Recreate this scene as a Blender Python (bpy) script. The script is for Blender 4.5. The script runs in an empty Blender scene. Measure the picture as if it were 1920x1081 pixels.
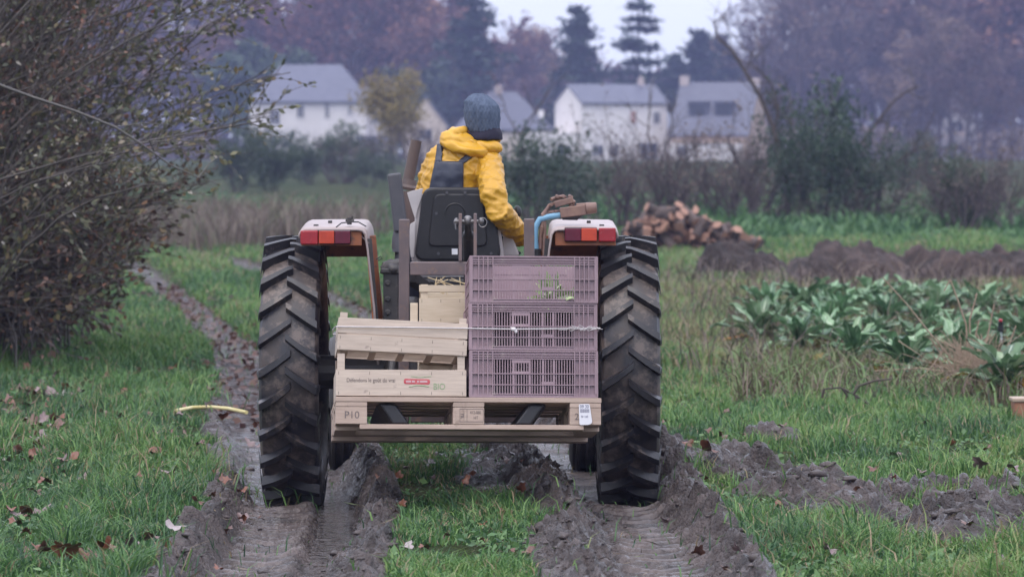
import bpy, bmesh, math, random
import numpy as np
from mathutils import Vector, Matrix, Euler, noise as mnoise
from mathutils.bvhtree import BVHTree

C = bpy.context.scene.collection
R = math.radians
F, YH, CX, CAMZ = 7506.0, 290.0, 960.0, 1.737      # focal length in photo pixels, horizon row, centre column, eye height
rng = np.random.default_rng(7)
random.seed(7)

def P(px, py, d):
    return Vector(((px - CX) / F * d, d, CAMZ - (py - YH) / F * d))

# ---------------------------------------------------------------- noise
def vnoise(x, y, seed=0):
    x = np.asarray(x, float); y = np.asarray(y, float)
    ix = np.floor(x).astype(np.int64); iy = np.floor(y).astype(np.int64)
    fx = x - ix; fy = y - iy
    fx = fx * fx * (3 - 2 * fx); fy = fy * fy * (3 - 2 * fy)
    def h(a, b):
        v = (a * 374761393 + b * 668265263 + seed * 974711) & 0xffffffff
        v = ((v ^ (v >> 13)) * 1274126177) & 0xffffffff
        return ((v ^ (v >> 16)) & 0xffff) / 65535.0
    a = h(ix, iy); b = h(ix + 1, iy); c = h(ix, iy + 1); d = h(ix + 1, iy + 1)
    return (a + (b - a) * fx) * (1 - fy) + (c + (d - c) * fx) * fy

def fbm(x, y, octv=4, seed=0):
    s = 0; a = .5; t = 0
    for k in range(octv):
        s = s + a * (vnoise(x * 2 ** k, y * 2 ** k, seed + k * 17) - .5); t += a; a *= .5
    return s / t * 2

def worley(x, y, seed=0):
    """distance to the nearest jittered cell point and that cell's own random value"""
    ix = np.floor(x).astype(np.int64); iy = np.floor(y).astype(np.int64)
    best = np.full(x.shape, 9.); val = np.zeros(x.shape)
    def h(a, b, k):
        v = (a * 374761393 + b * 668265263 + (seed * 131 + k) * 974711) & 0xffffffff
        v = ((v ^ (v >> 13)) * 1274126177) & 0xffffffff
        return ((v ^ (v >> 16)) & 0xffff) / 65535.0
    for dx in (-1, 0, 1):
        for dy in (-1, 0, 1):
            a, b = ix+dx, iy+dy
            d = np.hypot(a+h(a, b, 1)-x, b+h(a, b, 2)-y); k = d < best
            best = np.where(k, d, best); val = np.where(k, h(a, b, 3), val)
    return best, val

def smooth(a, b, x):
    t = np.clip((x - a) / (b - a), 0, 1)
    return t * t * (3 - 2 * t)

# ---------------------------------------------------------------- objects
def tag(o, label=None, cat=None, group=None, kind=None):
    if label: o['label'] = label
    if cat: o['category'] = cat
    if group: o['group'] = group
    if kind: o['kind'] = kind
    return o

def empty(name, loc=(0, 0, 0), M=None):
    o = bpy.data.objects.new(name, None); C.objects.link(o)
    o.empty_display_size = .1
    if M is not None: o.matrix_world = M
    else: o.location = loc
    return o

def link(name, me, mats=None, parent=None, loc=None):
    o = bpy.data.objects.new(name, me); C.objects.link(o)
    if mats is not None:
        for m in (mats if isinstance(mats, (list, tuple)) else [mats]): me.materials.append(m)
    if parent: o.parent = parent
    if loc is not None: o.location = loc
    return o

def children(o): return [c for c in bpy.data.objects if c.parent == o]

def copy_tree(o, parent=None):
    c = o.copy(); C.objects.link(c)
    if parent: c.parent = parent
    for ch in children(o): copy_tree(ch, c)
    return c

def mesh_np(name, v, f, smooth_=False, rnd=None, extra=None):
    v = np.asarray(v, np.float32).reshape(-1, 3); f = np.asarray(f, np.int32)
    me = bpy.data.meshes.new(name)
    n, k = f.shape
    me.vertices.add(len(v)); me.vertices.foreach_set('co', v.ravel())
    me.loops.add(n * k); me.loops.foreach_set('vertex_index', f.ravel())
    me.polygons.add(n); me.polygons.foreach_set('loop_start', np.arange(0, n * k, k, dtype=np.int32))
    try: me.polygons.foreach_set('loop_total', np.full(n, k, np.int32))
    except Exception: pass
    if smooth_: me.polygons.foreach_set('use_smooth', np.ones(n, bool))
    me.update(calc_edges=True)
    if rnd is not None:
        a = me.attributes.new('rnd', 'FLOAT', 'FACE'); a.data.foreach_set('value', np.asarray(rnd, np.float32))
    for nm, vals in (extra or {}).items():
        a = me.attributes.new(nm, 'FLOAT', 'POINT'); a.data.foreach_set('value', np.asarray(vals, np.float32))
    return me

class MB:
    def __init__(s): s.v = []; s.f = []; s.m = []; s.mi = 0
    def add(s, vs, fs):
        b = len(s.v); s.v += [Vector(v) for v in vs]
        for f in fs: s.f.append([b + i for i in f]); s.m.append(s.mi)
        return s
    def box(s, x0, x1, y0, y1, z0, z1, M=None):
        vs = [Vector(p) for p in ((x0,y0,z0),(x1,y0,z0),(x1,y1,z0),(x0,y1,z0),(x0,y0,z1),(x1,y0,z1),(x1,y1,z1),(x0,y1,z1))]
        if M is not None: vs = [M @ p for p in vs]
        return s.add(vs, [(0,3,2,1),(4,5,6,7),(0,1,5,4),(1,2,6,5),(2,3,7,6),(3,0,4,7)])
    def bar(s, a, b, w, h, up=(0, 0, 1)):
        a = Vector(a); b = Vector(b); t = (b - a).normalized()
        side = t.cross(Vector(up))
        if side.length < 1e-4: side = Vector((1, 0, 0))
        side.normalize(); u = side.cross(t).normalized()
        vs = []
        for p in (a, b):
            for sx, sz in ((-1,-1),(1,-1),(1,1),(-1,1)): vs.append(p + side * (w/2*sx) + u * (h/2*sz))
        return s.add(vs, [(0,1,2,3),(7,6,5,4),(0,4,5,1),(1,5,6,2),(2,6,7,3),(3,7,4,0)])
    def tube(s, pts, r, n=10, cap=True):
        pts = [Vector(p) for p in pts]; k = len(pts)
        rs = r if isinstance(r, (list, tuple)) else [r] * k
        vs = []; side = None
        for i, p in enumerate(pts):
            t = (pts[min(i+1,k-1)] - pts[max(i-1,0)])
            t = t.normalized() if t.length > 1e-9 else Vector((0,0,1))
            if side is None:
                side = t.cross(Vector((0,0,1)))
                if side.length < .05: side = t.cross(Vector((1,0,0)))
            side = (side - t * side.dot(t)).normalized(); up = t.cross(side)
            for j in range(n):
                a = 2*math.pi*j/n
                vs.append(p + (side*math.cos(a) + up*math.sin(a))*rs[i])
        fs = []
        for i in range(k-1):
            for j in range(n):
                fs.append((i*n+j, i*n+(j+1)%n, (i+1)*n+(j+1)%n, (i+1)*n+j))
        if cap: fs += [tuple(range(n-1,-1,-1)), tuple(range((k-1)*n, k*n))]
        return s.add(vs, fs)
    def lathe(s, prof, M=None, n=32):       # prof: (axial, radius) turned about local X
        vs = []; k = len(prof)
        for i in range(n):
            a = 2*math.pi*i/n
            for x, r in prof:
                p = Vector((x, r*math.cos(a), r*math.sin(a))); vs.append(M @ p if M is not None else p)
        fs = []
        for i in range(n):
            for j in range(k-1):
                fs.append((i*k+j, i*k+j+1, ((i+1)%n)*k+j+1, ((i+1)%n)*k+j))
        return s.add(vs, fs)
    def prism(s, poly, axis, a0, a1, M=None):   # poly in the two other axes, extruded along axis
        n = len(poly); vs = []
        for a in (a0, a1):
            for u, w in poly:
                p = {'x': (a,u,w), 'y': (u,a,w), 'z': (u,w,a)}[axis]
                p = Vector(p); vs.append(M @ p if M is not None else p)
        fs = [tuple(range(n-1,-1,-1)), tuple(range(n,2*n))] + [(i,(i+1)%n,n+(i+1)%n,n+i) for i in range(n)]
        return s.add(vs, fs)
    def ellipsoid(s, c, rx, ry, rz, rot=None, nu=16, nv=10):
        vs = []; c = Vector(c)
        for i in range(nv+1):
            th = math.pi*i/nv
            for j in range(nu):
                a = 2*math.pi*j/nu
                p = Vector((rx*math.sin(th)*math.cos(a), ry*math.sin(th)*math.sin(a), rz*math.cos(th)))
                if rot is not None: p = rot @ p
                vs.append(c + p)
        fs = [(i*nu+j,(i+1)*nu+j,(i+1)*nu+(j+1)%nu,i*nu+(j+1)%nu) for i in range(nv) for j in range(nu)]
        return s.add(vs, fs)
    def loft(s, rings, n=24):     # rings: (centre, rx, ry, rz_tilt)
        vs = []
        for c, rx, ry in rings:
            for j in range(n):
                a = 2*math.pi*j/n; vs.append(Vector(c) + Vector((rx*math.cos(a), ry*math.sin(a), 0)))
        fs = [(i*n+j,i*n+(j+1)%n,(i+1)*n+(j+1)%n,(i+1)*n+j) for i in range(len(rings)-1) for j in range(n)]
        fs += [tuple(range(n-1,-1,-1)), tuple(range((len(rings)-1)*n, len(rings)*n))]
        return s.add(vs, fs)
    def mesh(s, name, sm=None):
        me = bpy.data.meshes.new(name); me.from_pydata([tuple(v) for v in s.v], [], s.f)
        me.polygons.foreach_set('material_index', s.m)
        bm = bmesh.new(); bm.from_mesh(me); bmesh.ops.recalc_face_normals(bm, faces=bm.faces); bm.to_mesh(me); bm.free()
        if sm is not None:
            me.polygons.foreach_set('use_smooth', [True]*len(me.polygons))
            me.set_sharp_from_angle(angle=R(sm))
        me.update(); return me
    def build(s, name, mats, parent=None, bevel=0, sm=None):
        o = link(name, s.mesh(name, sm), mats, parent)
        if bevel:
            b = o.modifiers.new('b', 'BEVEL'); b.width = bevel; b.segments = 2; b.limit_method = 'ANGLE'; b.angle_limit = R(40)
            b.harden_normals = False
        return o

def remeshed(mb, name, mats, parent, vox, smooth_it=6, wr=None):
    o = link('tmp', mb.mesh('tmp'), None)
    r = o.modifiers.new('r', 'REMESH'); r.mode = 'VOXEL'; r.voxel_size = vox; r.use_smooth_shade = True
    if smooth_it:
        s = o.modifiers.new('s', 'SMOOTH'); s.iterations = smooth_it; s.factor = .5
    dg = bpy.context.evaluated_depsgraph_get(); dg.update()
    me = bpy.data.meshes.new_from_object(o.evaluated_get(dg)); me.name = name
    bpy.data.objects.remove(o)
    if wr:
        ns = [v.normal.copy() for v in me.vertices]
        for v, n in zip(me.vertices, ns): v.co += n * wr(v.co, n)
    me.polygons.foreach_set('use_smooth', [True]*len(me.polygons)); me.update()
    return link(name, me, mats, parent)

# ---------------------------------------------------------------- materials
def new_mat(name):
    m = bpy.data.materials.new(name); m.use_nodes = True
    nt = m.node_tree; return m, nt, nt.nodes['Principled BSDF']

def ramp(nt, fac, stops):
    r = nt.nodes.new('ShaderNodeValToRGB')
    while len(r.color_ramp.elements) < len(stops): r.color_ramp.elements.new(.5)
    for e, (p, c) in zip(r.color_ramp.elements, stops):
        e.position = p; e.color = (c[0], c[1], c[2], 1)
    nt.links.new(fac, r.inputs[0]); return r.outputs[0]

def noise_n(nt, vec, scale, detail=5, rough=.6, dist=0):
    n = nt.nodes.new('ShaderNodeTexNoise'); n.inputs['Scale'].default_value = scale
    n.inputs['Detail'].default_value = detail; n.inputs['Roughness'].default_value = rough; n.inputs['Distortion'].default_value = dist
    if vec is not None: nt.links.new(vec, n.inputs['Vector'])
    return n.outputs['Fac']

def mixc(nt, fac, a, b, mode='MIX'):
    x = nt.nodes.new('ShaderNodeMix'); x.data_type = 'RGBA'; x.blend_type = mode
    for sock, val in ((x.inputs[0], fac), (x.inputs[6], a), (x.inputs[7], b)):
        if hasattr(val, 'is_linked'): nt.links.new(val, sock)
        else: sock.default_value = val if isinstance(val, float) else (val[0], val[1], val[2], 1)
    return x.outputs[2]

def mapr(nt, val, a, b, c, d):
    m = nt.nodes.new('ShaderNodeMapRange'); m.inputs[1].default_value = a; m.inputs[2].default_value = b
    m.inputs[3].default_value = c; m.inputs[4].default_value = d; nt.links.new(val, m.inputs[0]); return m.outputs[0]

def coords(nt, kind='Object', sc=(1, 1, 1)):
    t = nt.nodes.new('ShaderNodeTexCoord'); mp = nt.nodes.new('ShaderNodeMapping')
    mp.inputs['Scale'].default_value = sc; nt.links.new(t.outputs[kind], mp.inputs['Vector']); return mp.outputs[0]

def bump_n(nt, h, b, strength, dist=.01):
    n = nt.nodes.new('ShaderNodeBump'); n.inputs['Strength'].default_value = strength; n.inputs['Distance'].default_value = dist
    nt.links.new(h, n.inputs['Height']); nt.links.new(n.outputs[0], b.inputs['Normal'])

def mat(name, c1, c2=None, rough=.6, scale=6, sc=(1, 1, 1), bump=.15, bscale=None, metal=0, spots=None, r2=None, lo=.35, hi=.65, dist=.004):
    """two tones mixed by noise, optional spots = (colour, threshold, scale) of dirt"""
    m, nt, b = new_mat(name)
    c2 = c2 or tuple(x*.75 for x in c1)
    v = coords(nt, 'Object', sc)
    n = noise_n(nt, v, scale)
    col = ramp(nt, n, [(lo, c1), (hi, c2)])
    rv = mapr(nt, n, .3, .7, rough, r2 if r2 is not None else rough)
    if spots:
        v2 = coords(nt, 'Object')
        s = ramp(nt, noise_n(nt, v2, spots[2], 6, .7), [(spots[1]-.05, (0,0,0)), (spots[1]+.06, (1,1,1))])
        col = mixc(nt, s, col, spots[0])
    oi = nt.nodes.new('ShaderNodeObjectInfo')
    k = mapr(nt, oi.outputs['Random'], 0, 1, .9, 1.08)
    hsv = nt.nodes.new('ShaderNodeHueSaturation'); nt.links.new(k, hsv.inputs['Value']); nt.links.new(col, hsv.inputs['Color'])
    nt.links.new(hsv.outputs[0], b.inputs['Base Color']); nt.links.new(rv, b.inputs['Roughness'])
    b.inputs['Metallic'].default_value = metal
    if bump: bump_n(nt, noise_n(nt, v, bscale or scale*6, 6, .65), b, bump, dist)
    return m

def leafmat(name, stops, rough=.5, trans=.25, ovar=.15, spec=.4):
    m, nt, b = new_mat(name)
    a = nt.nodes.new('ShaderNodeAttribute'); a.attribute_name = 'rnd'
    col = ramp(nt, a.outputs['Fac'], stops)
    oi = nt.nodes.new('ShaderNodeObjectInfo')
    hsv = nt.nodes.new('ShaderNodeHueSaturation')
    nt.links.new(mapr(nt, oi.outputs['Random'], 0, 1, 1-ovar, 1+ovar), hsv.inputs['Value'])
    nt.links.new(mapr(nt, oi.outputs['Random'], 0, 1, .5-ovar*.07, .5+ovar*.07), hsv.inputs['Hue'])
    nt.links.new(col, hsv.inputs['Color'])
    nt.links.new(hsv.outputs[0], b.inputs['Base Color']); b.inputs['Roughness'].default_value = rough
    b.inputs['Specular IOR Level'].default_value = spec
    if trans:
        t = nt.nodes.new('ShaderNodeBsdfTranslucent'); mx = nt.nodes.new('ShaderNodeMixShader')
        mx.inputs[0].default_value = trans; nt.links.new(hsv.outputs[0], t.inputs[0])
        nt.links.new(b.outputs[0], mx.inputs[1]); nt.links.new(t.outputs[0], mx.inputs[2])
        nt.links.new(mx.outputs[0], nt.nodes['Material Output'].inputs[0])
    return m

# ---------------------------------------------------------------- plants from segments and leaf faces
def segs_mesh(name, segs, n=5):
    a = np.array([(*s[0], *s[1], s[2], s[3]) for s in segs], float)
    p0, p1, r0, r1 = a[:, :3], a[:, 3:6], a[:, 6], a[:, 7]
    t = p1 - p0; t /= np.linalg.norm(t, axis=1, keepdims=True) + 1e-9
    ref = np.where(np.abs(t[:, 2:3]) > .9, np.array([[1., 0, 0]]), np.array([[0, 0, 1.]]))
    s = np.cross(t, ref); s /= np.linalg.norm(s, axis=1, keepdims=True); u = np.cross(s, t)
    N = len(a); v = np.zeros((N, 2, n, 3))
    for j in range(n):
        d = s*math.cos(2*math.pi*j/n) + u*math.sin(2*math.pi*j/n)
        v[:, 0, j] = p0 + d*r0[:, None]; v[:, 1, j] = p1 + d*r1[:, None]
    base = (np.arange(N)*2*n)[:, None]
    f = np.stack([np.concatenate([base+j, base+(j+1) % n, base+n+(j+1) % n, base+n+j], 1) for j in range(n)], 1).reshape(-1, 4)
    return mesh_np(name, v, f, True)

def leaves_np(pos, size, asp=.5, dirs=None, flat=0., rg=None):
    rg = rg or rng
    pos = np.asarray(pos, float); N = len(pos)
    size = np.broadcast_to(size, (N,))[:, None]
    d = rg.normal(size=(N, 3)) if dirs is None else np.asarray(dirs, float) + rg.normal(size=(N, 3))*.35
    d[:, 2] *= (1-flat)
    d /= np.linalg.norm(d, axis=1, keepdims=True)+1e-9
    q = rg.normal(size=(N, 3)); q[:, 2] *= (1-flat)
    s = np.cross(d, q); s = np.cross(d, s) if flat else s
    s /= np.linalg.norm(s, axis=1, keepdims=True)+1e-9
    nrm = np.cross(d, s)
    w = size*asp*.5
    v = np.stack([pos, pos+d*size*.5+s*w+nrm*size*.06, pos+d*size, pos+d*size*.5-s*w+nrm*size*.06], 1)
    f = np.arange(N*4).reshape(N, 4)
    return v.reshape(-1, 3), f

def leaves_mesh(name, pos, size, rg=None, **k):
    v, f = leaves_np(pos, size, rg=rg, **k)
    rnd = (rg or rng).random(len(f))
    return mesh_np(name, v, f, False, rnd)

def unit(v): return v/(np.linalg.norm(v)+1e-9)

def grow(rg, p, d, L, r, lvl, segs, tips, spec):
    """spec[lvl] = (steps, wander, lift, child count, child angle, child length ratio)"""
    st, wan, lift, nc, ang, ratio = spec[lvl]
    p = np.array(p, float); d = unit(np.array(d, float))
    last = lvl == len(spec)-1
    r1 = r*.45 if not last else r*.35
    for i in range(st):
        d = unit(d + rg.normal(size=3)*wan + np.array([0, 0, lift]))
        q = p + d*L/st
        ra = r + (r1-r)*i/st; rb = r + (r1-r)*(i+1)/st
        segs.append((p, q, ra, rb)); p = q
        t = (i+1)/st
        if not last and t > .28:
            k = nc/(st*.72); k = int(k) + (rg.random() < k-int(k))
            for _ in range(k):
                ax = unit(np.cross(d, rg.normal(size=3)))
                a = ang*(.7+.6*rg.random())
                nd = d*math.cos(a) + ax*math.sin(a)
                grow(rg, p, nd, L*ratio*(.6+.6*rg.random())*(1.15-.4*t), rb*.6, lvl+1, segs, tips, spec)
        elif last: tips.append((p, d))
# ================================================================ camera, sky, light
sc = bpy.context.scene
cam_d = bpy.data.cameras.new('camera'); cam = bpy.data.objects.new('camera', cam_d); C.objects.link(cam)
cam.location = (0, 0, CAMZ); cam.rotation_euler = (R(90), 0, 0)
cam_d.sensor_width = 36; cam_d.lens = F/1920*36; cam_d.shift_y = -(540.5-YH)/1920
cam_d.clip_start = .5; cam_d.clip_end = 6000
cam_d.dof.use_dof = True; cam_d.dof.focus_distance = 18.3; cam_d.dof.aperture_fstop = 5.2; cam_d.dof.aperture_blades = 9
sc.camera = cam
w = bpy.data.worlds.new('World'); sc.world = w; w.use_nodes = True
nt = w.node_tree; bg = nt.nodes['Background']
sky = nt.nodes.new('ShaderNodeTexSky'); sky.sky_type = 'NISHITA'; sky.sun_disc = False
SUN_EL, SUN_AZ = R(66), R(205)
sky.sun_elevation = SUN_EL; sky.sun_rotation = SUN_AZ; sky.air_density = 1.5; sky.dust_density = 4
nt.links.new(sky.outputs[0], bg.inputs[0]); bg.inputs[1].default_value = .05
bg2 = nt.nodes.new('ShaderNodeBackground')          # the even cloud sheet in front of that sky
tc = nt.nodes.new('ShaderNodeTexCoord'); sp = nt.nodes.new('ShaderNodeSeparateXYZ'); nt.links.new(tc.outputs['Generated'], sp.inputs[0])
cl = ramp(nt, sp.outputs[2], [(0, (.64, .69, .87)), (.12, (.70, .75, .93)), (.8, (1.22, 1.24, 1.42))])
nt.links.new(cl, bg2.inputs[0]); bg2.inputs[1].default_value = 1.0
ad = nt.nodes.new('ShaderNodeAddShader'); nt.links.new(bg.outputs[0], ad.inputs[0]); nt.links.new(bg2.outputs[0], ad.inputs[1])
nt.links.new(ad.outputs[0], nt.nodes['World Output'].inputs[0])
sun_d = bpy.data.lights.new('sun', 'SUN'); sun_d.energy = .6; sun_d.angle = R(40); sun_d.color = (1, .95, .88)
sun = bpy.data.objects.new('sun', sun_d); C.objects.link(sun)
sd = Vector((math.sin(SUN_AZ)*math.cos(SUN_EL), math.cos(SUN_AZ)*math.cos(SUN_EL), math.sin(SUN_EL)))
sun.rotation_euler = sd.to_track_quat('Z', 'Y').to_euler()
vs = sc.view_settings; vs.view_transform = 'Standard'; vs.look = 'None'; vs.gamma = 1; vs.exposure = 0.46; vs.use_curve_mapping = False
sc.cycles.volume_bounces = 0; sc.cycles.max_bounces = 6; sc.cycles.transparent_max_bounces = 16
sc.cycles.use_denoising = True

# ================================================================ terrain
G = .10
def gd(py): return F*(CAMZ-G)/(py-YH)              # how far the meadow is at a photo row
def shift(y):
    xs = [0, 15, 20, 24.6, 34, 50, 61, 75, 95, 400]; v = [.06, .06, 0, -.48, -1.22, -3.25, -4.7, -7, -12, -120]
    return (np.interp(y-2.5, xs, v)+np.interp(y, xs, v)+np.interp(y+2.5, xs, v)+np.interp(y-1.2, xs, v)+np.interp(y+1.2, xs, v))/5
UX = [-1.75,-1.46,-1.36,-1.28,-1.24,-.92,-.88,-.76,-.70,-.61,-.50,-.25,.0,.10,.22,.35,.41,.72,.78,.88,.98,1.15]
UZ = [.10,.11,.135,.06,.005,.005,-.02,-.035,.02,.12,.11,.10,.10,.11,.125,.06,.005,.005,.06,.135,.115,.10]

def seg_dist(x, y, a, b):
    ax, ay = a; bx, by = b; t = np.clip(((x-ax)*(bx-ax)+(y-ay)*(by-ay))/((bx-ax)**2+(by-ay)**2), 0, 1)
    return np.hypot(x-ax-t*(bx-ax), y-ay-t*(by-ay))

def terrain(x, y):
    x = np.asarray(x, float); y = np.asarray(y, float)
    n1 = fbm(x*1.3, y*.7, 3, 1); n2 = fbm(x*5, y*4, 4, 2); n3 = fbm(x*16, y*14, 3, 3)
    u = x - shift(y) + .05*n1 + .05*n2*smooth(.1, .9, np.abs(n1)+.4)
    near = 1 - smooth(23, 30, y)
    fade = 1 - smooth(60, 80, y)
    prof = np.interp(u, UX, UZ) - G
    win = smooth(17.2, 17.9, y)*(1-smooth(20.6, 21.4, y))
    z = G + prof*fade*(.65+.35*near)
    # muddiness
    mn = np.interp(u, [-1.50,-1.37,-.58,-.46,-.1,.0,.12,.86,.96,1.12], [0,1,1,.1,.0,.15,1,1,.35,0])
    mf = np.interp(u, [-1.40,-1.27,-.88,-.74,.28,.42,.74,.88], [0,1,1,0,0,1,1,0])
    mud = (mn*near + mf*(1-near))*fade
    # churned patch to the right of the tractor
    band = 1-smooth(.12, .5, seg_dist(x*1.0, y*.35, (.92, 21.4*.35), (1.6, 18.4*.35)))
    blob = 1-smooth(.6, 1.15, np.hypot((x-2.0)/.72, (y-18.1)/1.9)); blob = np.maximum(blob, .8*(1-smooth(.5, 1.1, np.hypot((x-1.42)/.36, (y-18.6)/1.1)))); blob = blob*smooth(-.75, .0, fbm(x*2.6, y*1.3, 3, 41))
    blob2 = .8*(1-smooth(.5, 1.1, np.hypot((x-1.5)/.22, (y-22.9)/.55)))
    patch = np.maximum(np.maximum(band, blob), blob2)
    mud = np.maximum(mud, patch*(.75+.5*n2))
    mud = np.maximum(mud, .85*(1-smooth(.5, 1.1, np.hypot((x-.02)/.36, (y-20.3)/1.7))))
    mud = np.maximum(mud, .75*(1-smooth(.5, 1., np.hypot((x-.1)/.75, (y-21.3)/1.6)))*smooth(-.1, .25, n1+n2))
    mud = smooth(.35, .62, mud + .35*n2 + .15*n3*near)
    flo0 = np.maximum(np.exp(-((u+1.08)/.15)**4), np.exp(-((u-.57)/.15)**4))
    z = z + patch*(.05*n2+.012)+ mud*(.028*n2+.018*n3*near)*(1 + .9*patch)*(1-.7*flo0)
    ridge = np.exp(-((u+.60)/.11)**2)+1.2*np.exp(-((u-.20)/.15)**2)+.7*np.exp(-((u+1.37)/.07)**2)*(1-smooth(19.8, 21.2, y))+np.exp(-((u-.88)/.09)**2)
    bl = np.abs(fbm(x*7+3, y*5.5, 2, 12)); bl2 = np.abs(fbm(x*19, y*15, 2, 13))
    flo = np.maximum(np.exp(-((u+1.08)/.15)**4), np.exp(-((u-.57)/.15)**4))
    bl3 = np.abs(fbm(x*38, y*30, 2, 14))
    z = z + mud*near*(.22+1.0*np.clip(ridge, 0, 1)+.5*patch)*(1-.75*flo)*(.07*bl**1.2+.06*bl2+.03*bl3-.03)
    amp = mud*near*(.30+1.0*np.clip(ridge, 0, 1.2)+.9*patch)*(1-.85*flo)
    kk = amp > .02
    if kk.any():
        xw = x[kk]+.03*n2[kk]; yw = y[kk]*.85+.03*n3[kk]; add = 0
        for cs, am_, sd in ((.17, .050, 3), (.075, .038, 4), (.034, .018, 5)):
            d_, v_ = worley(xw/cs, yw/cs, sd); add = add + am_*v_**1.5*np.clip(1-(d_/.72)**2, 0, 1)
        z = z.copy(); z[kk] += amp[kk]*add*(1-.45*np.exp(-((u[kk]+.79)/.085)**2)*win[kk])
    z = z - .062*win*np.exp(-((u+.79)/.085)**2)
    z = z + .03*mud*near*np.exp(-((u+.79)/.12)**2)*(1-win)
    # small hollow that holds a puddle
    z = z - .09*np.exp(-((x-1.93)/.13)**2-((y-19.9)/.45)**2)
    # tread prints left behind by the wheels
    for uc in (-1.08, .57):
        a = np.abs(x-shift(y)-uc); ins = 1-smooth(.14, .19, a)
        ph = ((y - .55*a)/.155) % 1.0
        lug = smooth(.0, .18, ph)*(1-smooth(.5, .72, ph))
        z = z + near*ins*(1-smooth(19.3, 19.8, y))*(.060*lug-.02)*(.45+.9*vnoise(x*3, y*2.2, 9))
    # gentle meadow swells, then the rise towards the houses
    z = z + .06*fbm(x*.18, y*.1, 2, 5)*smooth(24, 40, y) + .03*n1*(1-mud)*(1-.6*near)
    z = z + 1.1*smooth(90, 270, y)
    return z, mud, n1, n2

def axis_steps(fine0, fine1, step, far, g, n_cap=400):
    a = list(np.arange(fine0, fine1+step/2, step)); s = step
    while a[-1] < far: s *= g; a.append(a[-1]+s)
    return a
xs_pos = axis_steps(0, 3.1, .0165, 900, 1.07)
xs = np.array([-v for v in xs_pos[:0:-1]] + xs_pos)
ys_f = axis_steps(15.2, 25.5, .02, 1600, 1.016)
ys_b = [15.2]; s_ = .03
while ys_b[-1] > -60: s_ *= 1.12; ys_b.append(ys_b[-1]-s_)
ys = np.array(ys_b[:0:-1]+ys_f)
XX, YY = np.meshgrid(xs, ys)
ZZ, MUD, N1, N2 = terrain(XX, YY)
nx, ny = len(xs), len(ys)
idx = np.arange(nx*ny).reshape(ny, nx)
ff = np.stack([idx[:-1,:-1], idx[:-1,1:], idx[1:,1:], idx[1:,:-1]], -1).reshape(-1, 4)
def dryness(x, y):
    n = fbm(x*.5, y*.2, 3, 31)
    a = smooth(24, 34, y)*(1-smooth(46, 60, y))*smooth(.5, 1.6, x)*.55
    b = smooth(1.1, 2.2, x)*smooth(21, 30, y)*.25*(1-smooth(60, 70, y))
    return np.clip(np.maximum(a, b)+.3*n, 0, 1)
DRY = dryness(XX, YY)
gme = mesh_np('ground', np.stack([XX, YY, ZZ], -1), ff, True, extra={'mud': MUD.ravel(), 'dry': DRY.ravel(), 'wet': (MUD*(1-smooth(22, 27, YY))).ravel(), 'packed': (MUD*(1-smooth(19.6, 20.2, YY))*np.maximum(np.exp(-((XX-shift(YY)+1.08)/.16)**4), np.exp(-((XX-shift(YY)-.57)/.16)**4))).ravel(), 'slop': (np.exp(-((XX-shift(YY)+.79)/.12)**2)*smooth(17, 17.8, YY)*(1-smooth(20.8, 21.6, YY))).ravel()})

m, nt, b = new_mat('earth_and_turf')
am = nt.nodes.new('ShaderNodeAttribute'); am.attribute_name = 'mud'
ady = nt.nodes.new('ShaderNodeAttribute'); ady.attribute_name = 'dry'
v = coords(nt)
nA = noise_n(nt, v, 5, 7, .65); nB = noise_n(nt, v, 45, 6, .7); nC = noise_n(nt, v, .35, 4, .6)
mudc = ramp(nt, nA, [(.32, (.020, .014, .012)), (.48, (.060, .044, .040)), (.68, (.130, .100, .092))])
turf = ramp(nt, nB, [(.3, (.016, .024, .010)), (.55, (.032, .052, .018)), (.75, (.065, .085, .034))])
turf = mixc(nt, mapr(nt, nC, .35, .65, 0, .45), turf, (.085, .085, .04))
dry = ramp(nt, nB, [(.3, (.07, .055, .035)), (.7, (.15, .125, .075))])
turf = mixc(nt, ady.outputs['Fac'], turf, dry)
col = mixc(nt, am.outputs['Fac'], turf, mudc)
nt.links.new(col, b.inputs['Base Color']); awt = nt.nodes.new('ShaderNodeAttribute'); awt.attribute_name = 'wet'; nt.links.new(mapr(nt, awt.outputs['Fac'], 0, 1, .05, .6), b.inputs['Specular IOR Level'])
wet = ramp(nt, noise_n(nt, v, 3.2, 6, .65), [(.44, (.13, .13, .13)), (.56, (.58, .58, .58))])
rr = mixc(nt, am.outputs['Fac'], (.9, .9, .9), wet); nt.links.new(rr, b.inputs['Roughness'])
nD = noise_n(nt, v, 30, 8, .7)
vo = nt.nodes.new('ShaderNodeTexVoronoi'); vo.inputs['Scale'].default_value = 42; nt.links.new(v, vo.inputs['Vector'])
vo2 = nt.nodes.new('ShaderNodeTexVoronoi'); vo2.inputs['Scale'].default_value = 95; nt.links.new(v, vo2.inputs['Vector'])
def mth(op, a, b_):
    q = nt.nodes.new('ShaderNodeMath'); q.operation = op
    for s_, val in ((q.inputs[0], a), (q.inputs[1], b_)):
        if hasattr(val, 'is_linked'): nt.links.new(val, s_)
        else: s_.default_value = val
    return q.outputs[0]
hh_ = mth('ADD', mth('MULTIPLY', nD, 1.2), mth('ADD', mth('MULTIPLY', vo.outputs['Distance'], -.55), mth('MULTIPLY', vo2.outputs['Distance'], -.3)))
bump_n(nt, hh_, b, 1.0, .028)
apk = nt.nodes.new('ShaderNodeAttribute'); apk.attribute_name = 'packed'
asl = nt.nodes.new('ShaderNodeAttribute'); asl.attribute_name = 'slop'
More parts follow.
